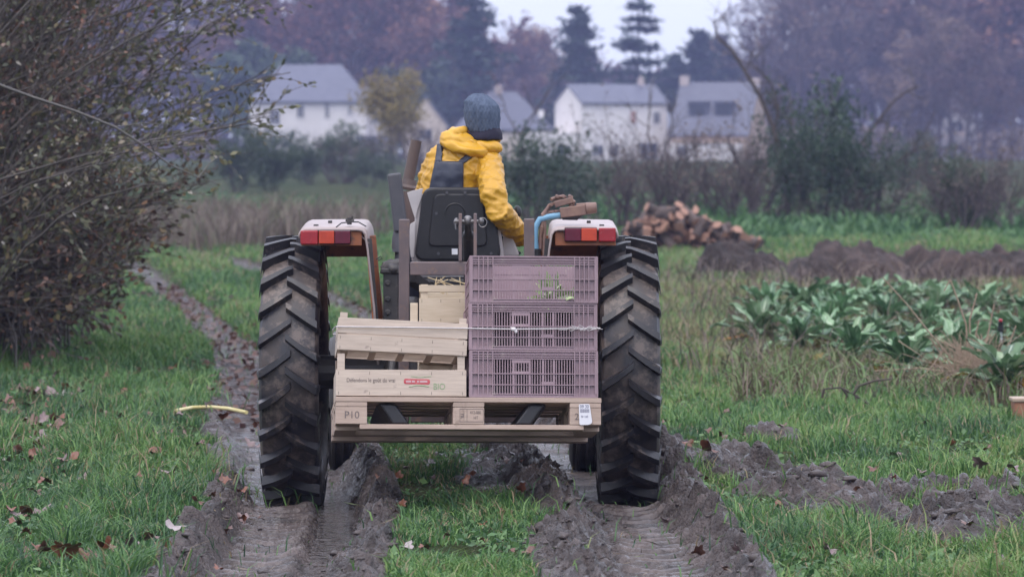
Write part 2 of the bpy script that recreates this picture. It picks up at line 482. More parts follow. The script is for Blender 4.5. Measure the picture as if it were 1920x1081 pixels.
nt.links.new(mapr(nt, apk.outputs['Fac'], 0, 1, 1, .30), b.inputs['Normal'].links[0].from_node.inputs['Strength'])
rr = mixc(nt, mth('MULTIPLY', apk.outputs['Fac'], .6), rr, (.30, .30, .30)); rr = mixc(nt, asl.outputs['Fac'], rr, (.10, .10, .10)); nt.links.new(rr, b.inputs['Roughness'])
ground = link('ground', gme, m); tag(ground, kind='structure')

# standing water in the ruts
wm, nt, b = new_mat('muddy_water')
b.inputs['Base Color'].default_value = (.075, .062, .058, 1); b.inputs['Roughness'].default_value = .04; b.inputs['IOR'].default_value = 1.33
bump_n(nt, noise_n(nt, coords(nt), 14, 3, .5), b, 1.0, .10)
def water(x0, x1, y0, y1, z):
    n = 6; m_ = MB()
    for i in range(n):
        ya = y0+(y1-y0)*i/n; yb = y0+(y1-y0)*(i+1)/n
        sa = float(shift(ya)); sb = float(shift(yb))
        m_.add([(x0+sa, ya, z), (x1+sa, ya, z), (x1+sb, yb, z), (x0+sb, yb, z)], [(0, 1, 2, 3)])
    o = m_.build('water', wm); tag(o, kind='structure'); return o
water(-.95, -.62, 16.5, 22.2, .002)
water(-1.2, -.90, 32.5, 35.5, .045)
water(1.6, 2.25, 18.9, 20.9, .045)
water(.38, .78, 20.2, 23, .004)

# ================================================================ grass
def blades(name, x, y, h, wdt, lean, stops, rg, z=None, up=.0):
    N = len(x)
    if z is None: z = terrain(x, y)[0]
    a = rg.random(N)*2*math.pi
    dirx, diry = np.cos(a), np.sin(a)
    yaw = rg.normal(0, .7, N)                        # faces mostly broadside, some edge on
    sx, sy = np.cos(yaw), np.sin(yaw)
    bx = np.stack([x, y, z-.01], -1)
    s = np.stack([sx, sy, 0*x], -1)*(wdt/2)[:, None]
    l = lean*h
    mid = bx + np.stack([dirx*l*.3, diry*l*.3, h*.6], -1)
    tip = bx + np.stack([dirx*l, diry*l, h*(1-.25*np.clip(lean, 0, 1.6))], -1)
    v = np.stack([bx-s, bx+s, mid-s*.8, mid+s*.8, tip], 1)
    o = (np.arange(N)*5)[:, None]
    f = np.concatenate([o+np.array([[0,1,3]]), o+np.array([[0,3,2]]), o+np.array([[2,3,4]])], 1).reshape(-1, 3)
    hue = np.clip(rg.normal(.42, .2, N)+.12*smooth(-.5, 1.5, x)+.38*fbm(x*1.1, y*.6, 3, 77)+.2*fbm(x*4, y*3, 2, 78), 0, 1); hue = np.where(rg.random(N) < .05, 1.22, hue)
    dr = dryness(x, y); pick = rg.random(N) < dr*.8
    hue = np.where(pick, .9+.1*rg.random(N), hue*.82)
    me = mesh_np(name, v.reshape(-1, 3), f, False, np.repeat(hue, 3))
    return link(name, me, stops)

grass_m = leafmat('grass_blades', [(.0, (.035, .085, .045)), (.25, (.060, .140, .048)), (.5, (.115, .235, .062)), (.72, (.22, .33, .10)), (.86, (.25, .25, .11)), (1, (.30, .23, .14))], rough=.42, trans=.3, ovar=0)
def scatter(n, y0, y1, margin, rg, xmin=None, xmax=None):
    y = 1/(1/y0 - rg.random(n)*(1/y0-1/y1))          # thins out with distance
    half = y*(960/F+margin)
    x = (rg.random(n)*2-1)*half
    return x, y
rg = np.random.default_rng(21)
x, y = scatter(400000, 14.7, 31, .022, rg)
_, mud, n1, n2 = terrain(x, y)
keep = rg.random(len(x)) > np.clip(mud*1.08, 0, .985)
clump = fbm(x*2.2, y*1.6, 3, 55)
keep &= rg.random(len(x)) < .60+1.0*clump+.5*fbm(x*5, y*3.5, 2, 57)
x, y, clump = x[keep], y[keep], clump[keep]
tall = smooth(-.8, -1.8, x) 
h = (.035+.065*rg.random(len(x))**1.5)*(1+1.5*np.clip(clump, -.5, .8))*(1+.3*tall)*(1-.25*(np.abs(x+.25) < .45))*.9
h *= np.where(rg.random(len(x)) < .05, 1.7, 1)*(1+.5*np.clip(fbm(x*6, y*4, 2, 58), -.8, 1))
o = blades('meadow_grass', x, y, h, .0045+.004*rg.random(len(x)), .25+.9*rg.random(len(x)), grass_m, rg)
tag(o, 'short green meadow grass around the muddy wheel ruts', 'grass', kind='stuff')

x, y = scatter(190000, 31, 98, .03, rg)
z, mud, n1, n2 = terrain(x, y)
keep = rg.random(len(x)) > np.clip(mud*1.05, 0, .98); x, y = x[keep], y[keep]
clump = fbm(x*.7, y*.35, 3, 56)
h = (.07+.09*rg.random(len(x)))*(1+.9*np.clip(clump, -.5, .8))
o = blades('meadow_grass', x, y, h, (.006+.006*rg.random(len(x)))*(y/31)**.9, .2+.8*rg.random(len(x)), grass_m, rg)
tag(o, 'green meadow grass farther off beyond the tractor', 'grass', kind='stuff')

# small broad weed leaves low in the turf, and straw trodden into the mud
x, y = scatter(26000, 14.8, 30, .02, rg); z, mud, n1, n2 = terrain(x, y)
k = (fbm(x*1.7, y*1.1, 3, 81) > .08) & (mud < .3); x, y, z = x[k], y[k], z[k]
v_, f_ = leaves_np(np.column_stack([x, y, z+.012+.03*rg.random(len(x))]), .022+.03*rg.random(len(x)), asp=.6, flat=.5, rg=rg)
o = link('turf_weeds', mesh_np('turf_weeds', v_, f_, False, rg.random(len(f_))), leafmat('turf_weed_leaves', [(0, (.035, .085, .035)), (.6, (.08, .17, .055)), (1, (.15, .25, .09))], trans=.2, ovar=0))
tag(o, 'small broad leaved weeds growing low among the meadow grass', 'weeds', kind='stuff')
x, y = scatter(16000, 14.8, 27, .02, rg); z, mud, n1, n2 = terrain(x, y)
k = rg.random(len(x)) < .05+.45*np.exp(-((mud-.55)/.3)**2); x, y, z = x[k], y[k], z[k]
a = rg.random(len(x))*6.28; dd_ = np.column_stack([np.cos(a), np.sin(a)*.8, .1+.2*rg.random(len(x))])
v_, f_ = leaves_np(np.column_stack([x, y, z+.006]), .03+.07*rg.random(len(x)), asp=.055, dirs=dd_*2, rg=rg)
o = link('trodden_straw', mesh_np('trodden_straw', v_, f_, False, rg.random(len(f_))), leafmat('trodden_straw', [(0, (.06, .045, .035)), (.5, (.16, .12, .08)), (.75, (.26, .2, .13)), (1, (.07, .13, .045))], trans=.1, ovar=0))
tag(o, 'dead grass stems trodden into the mud of the ruts', 'straw', kind='stuff')

# brighter, coarser weeds along the foot of the far shrubs
N = 26000
y = 78+42*rg.random(N); x = (rg.random(N)*2-1)*y*.155
cl = fbm(x*.45, y*.12, 3, 90); k = cl > -.12; x, y, cl = x[k], y[k], cl[k]
wm_ = leafmat('weeds_green', [(0, (.035, .090, .04)), (.6, (.08, .18, .06)), (1, (.14, .24, .09))], trans=.25, ovar=0)
h = (.15+.35*rg.random(len(x)))*(1+1.1*np.clip(cl, 0, 1))*smooth(74, 88, y)
o = blades('rough_weeds', x, y, h+.05, .05+.06*rg.random(len(x)), .3+.8*rg.random(len(x)), wm_, rg)
tag(o, 'rough green weeds at the foot of the far shrubs', 'weeds', kind='stuff')

# tawny dry grass on the left
N = 17000
y = 69+15*rg.random(N); px_ = 240+500*rg.random(N); x = (px_-960)/F*y
cl = fbm(x*.8, y*.2, 3, 92); k = rg.random(N) < .38+.9*cl - .5*smooth(620, 740, px_); x, y, cl = x[k], y[k], cl[k]
drym = leafmat('dry_stalks', [(0, (.085, .066, .056)), (.5, (.15, .115, .095)), (.75, (.23, .18, .145)), (1, (.09, .13, .05))], trans=.2, ovar=0)
def raw_blades(name, x, y, h, wdt, lean, m_, rg, hue=None):
    N = len(x); z = terrain(x, y)[0]
    a = rg.random(N)*2*math.pi; yaw = rg.normal(0, .6, N)
    bx = np.stack([x, y, z-.02], -1); s = np.stack([np.cos(yaw), np.sin(yaw), 0*x], -1)*(wdt/2)[:, None]
    mid = bx+np.stack([np.cos(a)*lean*h*.3, np.sin(a)*lean*h*.3, h*.6], -1)
    tip = bx+np.stack([np.cos(a)*lean*h, np.sin(a)*lean*h, h*(1-.2*lean)], -1)
    v = np.stack([bx-s, bx+s, mid-s*.8, mid+s*.8, tip-s*.3, tip+s*.3], 1); o_ = (np.arange(N)*6)[:, None]
    f = np.concatenate([o_+np.array([[0,1,3,2]]), o_+np.array([[2,3,5,4]])], 1).reshape(-1, 4)
    hue = rg.random(N) if hue is None else hue
    return link(name, mesh_np(name, v.reshape(-1, 3), f, False, np.repeat(hue, 2)), m_)
o = raw_blades('tall_dry_grass', x, y, (.3+.6*rg.random(len(x)))*(1+.7*cl), .012+.02*rg.random(len(x)), .15+.45*rg.random(len(x)), drym, rg)
tag(o, 'tall tawny dry grass standing beyond the left wheel', 'dry grass', kind='stuff')

# thin brown dead weeds on the right of the tractor
N = 3600
y = 29+27*rg.random(N); px_ = 1200+720*rg.random(N); x = (px_-960)/F*y
cl = fbm(x*1.6, y*.5, 3, 95); k = cl > -.05; x, y = x[k], y[k]
o = raw_blades('dead_weeds', x, y, .12+.38*rg.random(len(x))**2, .006+.008*rg.random(len(x)), .2+.7*rg.random(len(x)), leafmat('dead_weeds', [(0, (.06, .045, .042)), (.6, (.12, .09, .075)), (1, (.22, .17, .12))], trans=.1, ovar=0), rg)
tag(o, 'thin brown dead weed stems between grass and vegetable bed', 'weeds', kind='stuff')

# mud clods thrown up along the ruts
mud_m = mat('mud_clod', (.032, .023, .021), (.080, .060, .055), rough=.35, r2=.6, scale=9, bump=.7, bscale=60, dist=.01)
cv = []; cf = []
ib = bmesh.new(); bmesh.ops.create_icosphere(ib, subdivisions=2, radius=1)
ico_v = np.array([vv.co[:] for vv in ib.verts]); ico_f = np.array([[vv.index for vv in ff_.verts] for ff_ in ib.faces]); ib.free()
N = 7000; x, y = scatter(N, 15.0, 26, .02, rg); z, mud, n1, n2 = terrain(x, y)
u = x-shift(y)
pr = mud*(.10+.7*np.exp(-((u+.60)/.12)**2)+.9*np.exp(-((u-.2)/.16)**2)+.5*np.exp(-((u+1.37)/.08)**2)+.7*np.exp(-((u-.88)/.1)**2)+.7*(x > 1.1))
k = rg.random(N) < pr; x, y, z = x[k], y[k], z[k]
big = rg.random(len(x))
for i in range(len(x)):
    r = .004+.022*big[i]**8+.007*rg.random()
    sc3 = r*np.array([1.1, 1, .6])*(.6+.8*rg.random(3)); off = rg.random(3)*50
    d_ = np.array([1.3*mnoise.noise(Vector(p*1.7+off))+.5*mnoise.noise(Vector(p*4+off)) for p in ico_v]) if r > .014 else rg.normal(0, .25, len(ico_v))
    cf.append(ico_f+len(ico_v)*i); cv.append(ico_v*(1+.55*d_)[:, None]*sc3+np.array([x[i], y[i], z[i]+r*.05]))
o = link('mud_clods', mesh_np('mud_clods', np.concatenate(cv), np.concatenate(cf), True), mud_m)
tag(o, 'loose brown mud clods thrown up along the ruts', 'mud', kind='stuff')
# ================================================================ materials for the tractor and its load
tyre_m = mat('tyre_rubber', (.018, .017, .022), (.060, .046, .041), rough=.30, r2=.62, scale=7, bump=.35, bscale=50, spots=((.135, .105, .090), .53, 8), lo=.4, hi=.6)
lug_m = mat('tyre_lug', (.013, .013, .017), (.022, .020, .023), rough=.30, r2=.5, scale=9, bump=.25, bscale=70, spots=((.105, .082, .072), .60, 12))
cream_m = mat('cream_paint', (.30, .238, .228), (.37, .305, .29), rough=.42, scale=4, bump=.05, spots=((.20, .13, .10), .62, 13))
rust_m = mat('orange_paint', (.36, .12, .045), (.24, .085, .045), rough=.55, scale=9, spots=((.09, .055, .045), .6, 14))
steel_m = mat('dark_steel', (.11, .085, .088), (.16, .115, .11), rough=.5, scale=8, bump=.2, spots=((.19, .12, .09), .60, 18))
black_m = mat('black_metal', (.008, .008, .010), (.016, .015, .017), rough=.45, scale=6, spots=((.10, .09, .085), .69, 40))
dark_m = mat('greasy_iron', (.022, .021, .022), (.05, .044, .042), rough=.5, scale=9, bump=.4, spots=((.10, .08, .07), .62, 8))
grey_m = mat('worn_grey_metal', (.12, .12, .125), (.19, .18, .18), rough=.4, scale=8, metal=.5)
slab_m = mat('dark_grey_post', (.055, .055, .066), (.075, .072, .082), rough=.55, scale=10, bump=.2, spots=((.13, .11, .10), .66, 25))
exh_m = mat('rusty_pipe', (.10, .066, .055), (.05, .036, .036), rough=.55, scale=10, sc=(1, 1, .3), bump=.25)
pale_m = mat('pale_sheet', (.52, .48, .47), (.42, .39, .39), rough=.6, scale=5)
blue_m = mat('blue_hose', (.16, .33, .46), (.12, .27, .40), rough=.45, scale=8)
hyd_m = mat('rusty_hydraulics', (.25, .15, .11), (.17, .10, .085), rough=.55, scale=12, bump=.3)
redl_m = mat('red_lens', (.36, .022, .030), (.27, .020, .028), rough=.22, scale=12, bump=0, spots=((.36, .15, .15), .66, 40))
ambl_m = mat('orange_red_lens', (.48, .055, .022), (.36, .04, .022), rough=.22, scale=12, bump=0, spots=((.40, .2, .15), .68, 40))
dkr_m = mat('dark_red_lens', (.12, .010, .028), (.09, .010, .024), rough=.18, scale=12, bump=0, spots=((.30, .2, .22), .70, 50))
wood_m = mat('poplar_wood', (.56, .46, .375), (.40, .32, .26), rough=.7, scale=5, sc=(1.2, 10, 14), spots=((.27, .21, .18), .68, 12), bump=.15, bscale=30, lo=.3, hi=.75)
wood2_m = mat('fresh_veneer', (.55, .46, .345), (.46, .375, .27), rough=.65, scale=5, sc=(1.2, 10, 14), bump=.12, bscale=30)
pal_m = mat('pallet_wood', (.47, .36, .29), (.34, .25, .20), rough=.75, scale=4, sc=(1.5, 9, 12), bump=.3, bscale=30, spots=((.26, .19, .15), .66, 7), lo=.3, hi=.75)
plas_m = mat('mauve_plastic', (.32, .220, .245), (.26, .178, .200), rough=.42, scale=3, bump=.04, spots=((.36, .28, .27), .62, 14))
twine_m = mat('white_twine', (.62, .58, .57), (.5, .47, .47), rough=.7, scale=30)
ink_m = mat('grey_ink', (.10, .085, .085), (.2, .16, .14), rough=.8, scale=60, bump=0)
redi_m = mat('red_ink', (.46, .05, .07), (.55, .14, .14), rough=.7, scale=60, bump=0)
grni_m = mat('green_ink', (.20, .34, .15), (.36, .40, .26), rough=.7, scale=60, bump=0)
paper_m = mat('paper_label', (.72, .71, .74), (.66, .65, .68), rough=.6, scale=20, bump=.05)
wht_m = mat('white_ink', (.62, .45, .45), (.55, .35, .36), rough=.7, scale=60, bump=0)

def text(body, size, mats, parent, loc, rot=(R(90), 0, 0), name='lettering', align='LEFT', sx=1.0):
    cu = bpy.data.curves.new('t', 'FONT'); cu.body = body; cu.size = size; cu.extrude = .0004; cu.align_x = align
    o = bpy.data.objects.new('t', cu); C.objects.link(o)
    dg = bpy.context.evaluated_depsgraph_get(); dg.update()
    me = bpy.data.meshes.new_from_object(o.evaluated_get(dg)); bpy.data.objects.remove(o)
    r = link(name, me, None, parent); me.materials.clear(); me.materials.append(mats)
    r.location = loc; r.rotation_euler = rot; r.scale = (sx, 1, 1); return r

# ================================================================ tractor
TX, TD = -.26, 19.9
ROOT = Vector((TX, TD, 0))
tractor = tag(empty('tractor', ROOT), 'muddy old farm tractor seen from behind, cream fenders and tall narrow lugged rear tyres', 'tractor')
def T(px, py, d): return P(px, py, d) - ROOT

def make_tyre(Rr, W, nl, lugh, parent, sxs=1):
    mb = MB(); k = Rr/.68; q = W/.30
    prof = [(-.095,.40),(-.13,.43),(-.150,.50),(-.152,.56),(-.146,.605),(-.134,.624),(-.10,.636),(0,.641),(.10,.636),(.134,.624),(.146,.605),(.152,.56),(.150,.50),(.13,.43),(.095,.40)]
    mb.lathe([(x*q, r*k) for x, r in prof], n=72)
    mb.mi = 1
    for sd_ in (-1, 1):
        for i in range(nl):
            f0 = 2*math.pi*(i + (.5 if sd_ > 0 else 0))/nl
            rows = []
            for j in range(9):
                t = j/6
                if j <= 6:
                    x = sd_*(-.014+t*.160)*q; rt = Rr-.008*k*t*t; rb = .628*k; wd = 1.0+.25*t
                    if j == 0: rt -= .006
                else:
                    x = sd_*(.146+.007*(j-6))*q; rt = (.672-.030*(j-6)-.008*(j-6)**2)*k; rb = rt-.03*k; wd = 1.25-.2*(j-6)
                f = f0 - min(t, 1.1)*.185 + .03*t*t
                hw_t, hw_b = .0145*k*wd/Rr, .0225*k*wd/Rr
                rows.append([Vector((x, -r*math.cos(f+o), r*math.sin(f+o))) for r, o in ((rb, -hw_b), (rt, -hw_t), (rt, hw_t), (rb, hw_b))])
            vs_ = [p for row in rows for p in row]
            fs_ = [(a*4+c, a*4+c+1, a*4+c+5, a*4+c+4) for a in range(8) for c in range(3)] + [(0, 1, 2, 3), (32, 35, 34, 33)]
            mb.add(vs_, fs_)
    return mb.build('tyre', [tyre_m, lug_m], parent, sm=38)

def rear_wheel(x, spin):
    w_ = empty('rear_wheel'); w_.parent = tractor; w_.location = (x, 0, .658); w_.rotation_euler = (spin, 0, 0)
    make_tyre(.68, .285, 26, .03, w_)
    mb = MB(); mb.lathe([(-.10,.36),(-.10,.41),(-.085,.415),(-.075,.385),(.075,.385),(.085,.415),(.10,.41),(.10,.36),(.06,.35),(.03,.20),(.02,.05)], n=48)
    mb.build('rim', cream_m, w_, sm=30)
    mb = MB(); mb.lathe([(-.07,.0),(-.07,.11),(.04,.13),(.06,.1),(.06,0)], n=24)
    for i in range(8):
        a = i*math.pi/4; mb.tube([(-.09, .16*math.cos(a), .16*math.sin(a)), (.06, .16*math.cos(a), .16*math.sin(a))], .014, 6)
    mb.build('hub', dark_m, w_, sm=30)
rear_wheel((553-960)/7506*TD-TX, .05)
rear_wheel((1176-960)/7506*TD-TX, .14)
def front_wheel(x):
    w_ = empty('front_wheel'); w_.parent = tractor; w_.location = (x, 2.15, .37)
    mb = MB(); mb.lathe([(-.06,.20),(-.085,.24),(-.095,.31),(-.08,.36),(-.04,.375),(0,.38),(.04,.375),(.08,.36),(.095,.31),(.085,.24),(.06,.20)], n=40)
    for rr_ in (-.05, 0, .05): mb.lathe([(rr_-.012,.375),(rr_-.009,.395),(rr_+.009,.395),(rr_+.012,.375)], n=40)
    mb.build('tyre', dark_m, w_, sm=35)
    MB().lathe([(-.05,.0),(-.05,.18),(-.065,.21),(.065,.21),(.05,.18),(.05,0)], n=28).build('rim', cream_m, w_, sm=30)
front_wheel(-.66); front_wheel(.67)

# fenders
def fender(s):
    line = [(.776,1.330),(.778,1.352),(.768,1.368),(.748,1.376),(.60,1.378),(.485,1.378),(.462,1.372),(.448,1.352),(.436,1.28),(.405,1.0),(.385,.72)]
    st = [(-.47,0,1),(-.3,.012,1),(0,.026,1),(.3,.034,1),(.5,.015,1),(.66,-.06,1),(.74,-.16,1)]
    vs_ = []; fs_ = []
    for y_, dz, kz in st:
        for x_, z_ in line: vs_.append((s*x_, y_, z_+dz*(1 if z_ > 1.2 else .3)))
    n = len(line)
    for i in range(len(st)-1):
        for j in range(n-1): fs_.append((i*n+j, i*n+j+1, (i+1)*n+j+1, (i+1)*n+j) if s < 0 else (i*n+j, (i+1)*n+j, (i+1)*n+j+1, i*n+j+1))
    me = bpy.data.meshes.new('fender'); me.from_pydata(vs_, [], fs_)
    me.polygons.foreach_set('use_smooth', [True]*len(fs_)); me.set_sharp_from_angle(angle=R(60)); me.update()
    o = link('fender', me, [cream_m, rust_m], tractor)
    sol = o.modifiers.new('s', 'SOLIDIFY'); sol.thickness = .010; sol.offset = -1; sol.material_offset = 1
    mb = MB()                                            # rolled lip, lamp plate and side flange
    mb.box(min(s*.470, s*.764), max(s*.470, s*.764), -.452, -.446, 1.296, 1.364)
    mb.bar((s*.4475, -.462, 1.34), (s*.399, -.457, .74), .007, .008, (0, 1, 0))
    mb.bar((s*.425, -.2, 1.34), (s*.375, -.2, .74), .03, .02, (0, 1, 0))
    mb.build('lamp_plate', rust_m, o, bevel=.002)
    mb = MB(); mb.bar((s*.432, -.456, 1.33), (s*.384, -.451, .74), .022, .008, (0, 1, 0)); mb.build('side_flange', dark_m, o)
    mb = MB(); mb.box(s*.70-.012, s*.70+.012, -.30, -.26, 1.378, 1.396); mb.box(s*.64-.010, s*.64+.010, -.1, -.07, 1.392, 1.412)
    mb.build('bolt', dark_m, o, bevel=.003)
    return o
fl, fr = fender(-1), fender(1)
dl = TD-.452-.016
def lens(px0, px1, py0, py1, m_, par, name):
    a = T(px0, py1, dl); b_ = T(px1, py0, dl)
    return MB().box(a.x+.001, b_.x-.001, -.480, -.4525, a.z, b_.z).build(name, m_, par, bevel=.006)
lens(563, 597, 432, 458, redl_m, fl, 'reflector')
tl = lens(597, 658, 431, 458, black_m, fl, 'tail_light'); 
def lens2(px0, px1, m_, par):
    a = T(px0, 456.5, dl); b_ = T(px1, 432.5, dl); MB().box(a.x, b_.x, -.488, -.4805, a.z, b_.z).build('lens', m_, par, bevel=.003)
lens2(598, 627, ambl_m, tl); lens2(628, 657, dkr_m, tl)
tr = lens(1058, 1120, 426, 453, black_m, fr, 'tail_light')
lens2 = (lambda px0, px1, m_, par: MB().box(T(px0, 451.5, dl).x, T(px1, 451.5, dl).x, -.488, -.4805, T(px0, 451.5, dl).z, T(px1, 427.5, dl).z).build('lens', m_, par, bevel=.003))
lens2(1059, 1089, dkr_m, tr); lens2(1090, 1119, ambl_m, tr)
lens(1122, 1155, 427, 453, redl_m, fr, 'reflector')
# wiring on the left fender
MB().tube([T(630, 426, 19.5), T(640, 418, 19.5), T(655, 416, 19.52), T(672, 416, 19.5), T(686, 424, 19.46)], .0035, 6).build('cable', black_m, fl, sm=60)
mb = MB(); mb.tube([T(655, 421, 19.55), T(655, 408, 19.55)], .012, 8); mb.tube([T(648, 412, 19.55), T(664, 414, 19.55)], .008, 8); mb.tube([T(660, 414, 19.55), T(661, 405, 19.55)], .005, 6)
mb.build('wing_nut', dark_m, fl, sm=40)
MB().tube([T(668, 432, 19.47), T(680, 445, 19.45), T(692, 456, 19.44)], .004, 6).build('stay', steel_m, fl)
MB().tube([T(709, 488, 19.42), T(716, 484, 19.42), T(714, 480, 19.42), T(705, 486, 19.42)], .003, 5).build('wire', black_m, fl)

# chassis
mb = MB(); mb.box(-.17, .17, -.35, 2.3, .45, .80); mb.box(-.24, .24, -.42, .3, .50, .92); mb.tube([(-.74, 0, .658), (.74, 0, .658)], .085, 14)
mb.box(-.36, -.20, -.40, .1, .62, 1.03); mb.box(.20, .34, -.35, .1, .62, 1.0)
mb.build('transmission', dark_m, tractor, bevel=.02)
MB().tube([(-.66, 2.15, .37), (-.5, 2.15, .42), (.5, 2.15, .42), (.67, 2.15, .37)], .045, 10).build('front_axle', dark_m, tractor)
mb = MB(); mb.prism([(-.22, .80), (-.25, .9), (-.25, 1.16), (-.18, 1.24), (.18, 1.24), (.25, 1.16), (.25, .9), (.22, .80)], 'y', 1.15, 2.55)
hood = mb.build('bonnet', rust_m, tractor, bevel=.02)
MB().box(-.30, .32, .2, 1.15, .80, .84).build('foot_platform', dark_m, tractor, bevel=.01)
MB().prism([(-.16, .84), (-.14, 1.22), (.14, 1.22), (.16, .84)], 'y', .95, 1.13).build('dashboard', rust_m, tractor, bevel=.02)
# lumps beside the left upright
mb = MB(); a = T(719, 600, 19.5); b_ = T(748, 508, 19.5); mb.box(a.x, b_.x, -.44, -.2, a.z-.1, b_.z); mb.box(a.x-.01, b_.x+.02, -.46, -.2, b_.z-.01, b_.z+.015)
for q_ in (530, 560, 585): mb.tube([T(727, q_, 19.45), T(727, q_, 19.47)], .016, 8)
mb.build('side_housing', dark_m, tractor, bevel=.008)
mb = MB(); mb.tube([T(716, 506, 19.5), T(728, 500, 19.5), T(742, 498, 19.5), T(752, 494, 19.5)], [.02, .028, .034, .03], 10); mb.ellipsoid(T(738, 504, 19.48), .04, .05, .03)
mb.tube([T(716, 512, 19.5), T(720, 494, 19.52), T(735, 488, 19.55)], .01, 8)
mb.build('hydraulic_coupling', dark_m, tractor, sm=40)
mb = MB(); mb.tube([T(748, 472, 19.62), T(748, 466, 19.62), T(748, 446, 19.62), T(749, 430, 19.62)], [.018, .036, .034, .026], 14); mb.tube([T(747, 500, 19.62), T(748, 470, 19.62)], .02, 10); mb.box(T(736, 470, 19.6).x, T(758, 470, 19.6).x, -.32, -.26, T(736, 472, 19.6).z, T(736, 466, 19.6).z)
mb.build('filter_bowl', slab_m, tractor, sm=40)
# dark folded post behind the seat
mb = MB(); mb.bar(T(739, 325, 19.6), T(752, 434, 19.6), .068, .05, (0, 1, 0)); mb.build('folded_post', slab_m, tractor, bevel=.010)
# exhaust
mb = MB(); mb.tube([T(762, 352, 21.4), T(767, 330, 21.4), T(781, 263, 21.4)], [.034, .031, .029], 18, cap=False); mb.tube([T(781, 263, 21.4), T(767, 330, 21.4)], [.025, .025], 18, cap=False)
mb.build('exhaust_pipe', exh_m, tractor, sm=50)
mb = MB(); mb.tube([T(764, 356, 21.4), T(765, 351, 21.4), T(766, 346, 21.4), T(768, 336, 21.4)], [.055, .058, .044, .038], 18); mb.build('exhaust_collar', exh_m, tractor, sm=30)
mb = MB(); mb.tube([T(766, 440, 21.4), T(765, 400, 21.4), T(764, 358, 21.4)], [.06, .066, .06], 18); mb.build('silencer', exh_m, tractor, sm=30)
# seat
def rrect(pts, r, n=5):
    out = []; k = len(pts); pts = [Vector(p) for p in pts]
    for i in range(k):
        p = pts[i]; a = (pts[i-1]-p).normalized(); c = (pts[(i+1) % k]-p).normalized()
        s0, s1 = p+a*r, p+c*r
        for j in range(n+1):
            t = j/n; out.append(s0*(1-t)**2 + p*2*t*(1-t) + s1*t*t)
    return [(q.x, q.y) for q in out]
def pxpoly(pts, d): return [(T(x, y, d).x, T(x, y, d).z) for x, y in pts]
sd0 = 19.78
mb = MB(); mb.prism(rrect(pxpoly([(776, 489), (793, 351), (922, 351), (941, 489)], sd0), .055), 'y', sd0-TD, sd0-TD+.03)
seat = mb.build('seat_back', black_m, tractor, bevel=.012)
mb = MB(); mb.prism(rrect(pxpoly([(802, 462), (814, 363), (906, 363), (914, 462)], sd0), .035), 'y', sd0-TD-.014, sd0-TD+.001)
mb.build('back_panel', black_m, seat, bevel=.008)
mb = MB(); pc = T(853, 399, sd0-.015); pts = [pc+Vector((math.cos(a)*.048, 0, math.sin(a)*.046)) for a in np.linspace(-.3, math.pi+.3, 14)]
mb.tube(pts, .004, 6); mb.build('moulded_ring', black_m, seat, sm=40)
for x_, y_ in ((838, 361), (872, 361), (818, 400), (822, 475), (921, 475)): MB().tube([T(x_, y_, sd0-.02), T(x_, y_, sd0)], .008, 8).build('screw', slab_m, seat)
a = T(847, 477, sd0-.016); b_ = T(858, 466, sd0-.016); MB().box(a.x, b_.x, sd0-TD-.003, sd0-TD, a.z, b_.z).build('sticker', paper_m, seat)
mb = MB(); mb.prism(rrect(pxpoly([(770, 500), (782, 362), (930, 362), (948, 500)], 19.84), .05), 'y', -.085, -.035); mb.build('back_cushion', pale_m, seat, bevel=.02)
mb = MB(); mb.prism([(-.24, 1.12), (-.24, 1.2), (.24, 1.2), (.24, 1.12)], 'y', -.04, .42); mb.build('seat_cushion', pale_m, tractor, bevel=.03)
mb = MB()                                               # torn pale sheet at the left edge of the seat
sh = [(763, 361), (775, 357), (793, 353), (790, 372), (783, 392), (779, 412), (774, 398), (768, 378)]
mb.prism(pxpoly(sh, 19.80), 'y', -.094, -.086); mb.prism(pxpoly([(769, 420), (779, 414), (778, 452), (776, 482), (770, 482), (767, 450)], 19.8), 'y', -.097, -.087)
mb.build('torn_cover', pale_m, seat, bevel=.002)
mb = MB(); mb.box(-.2, .2, -.1, .35, .9, 1.13); mb.build('seat_base', black_m, tractor, bevel=.02)
# steering wheel
sw = Vector((.02, .86, 1.37)); rot = Euler((R(-38), 0, 0)).to_matrix(); mb = MB()
mb.tube([sw+rot @ Vector((.205*math.cos(a), .205*math.sin(a), 0)) for a in np.linspace(0, 2*math.pi, 33)], .014, 10, cap=False)
for a in (0, 2.1, 4.2): mb.tube([sw, sw+rot @ Vector((.2*math.cos(a), .2*math.sin(a), 0))], .009, 8)
mb.ellipsoid(sw, .05, .05, .03); mb.tube([sw, (0, 1.0, 1.2)], .02, 8)
mb.build('steering_wheel', black_m, tractor, sm=60)
# control console right of the seat
mb = MB(); mb.prism(rrect(pxpoly([(938, 480), (944, 440), (962, 446), (975, 480)], 20.0), .02), 'y', .05, .2); mb.build('control_console', pale_m, tractor, bevel=.01)
mb = MB(); mb.prism(pxpoly([(940, 470), (944, 432), (956, 436), (958, 470)], 20.3), 'y', .4, .5); mb.build('side_panel', rust_m, tractor, bevel=.01)
mb = MB()
for (x0, y0, x1, y1) in ((944, 470, 944, 446), (956, 480, 953, 452), (968, 480, 958, 399)):
    mb.tube([T(x0, y0, 20.1), T(x1, y1, 20.15)], .006, 8)
mb.ellipsoid(T(970, 398, 20.2), .022, .022, .035); mb.ellipsoid(T(966, 474, 20.05), .03, .02, .012); mb.ellipsoid(T(944, 446, 20.1), .016, .016, .016)
mb.tube([T(987, 500, 20.15), T(987, 448, 20.15), T(984, 438, 20.15)], .011, 8)
mb.build('control_lever', black_m, tractor, sm=50)
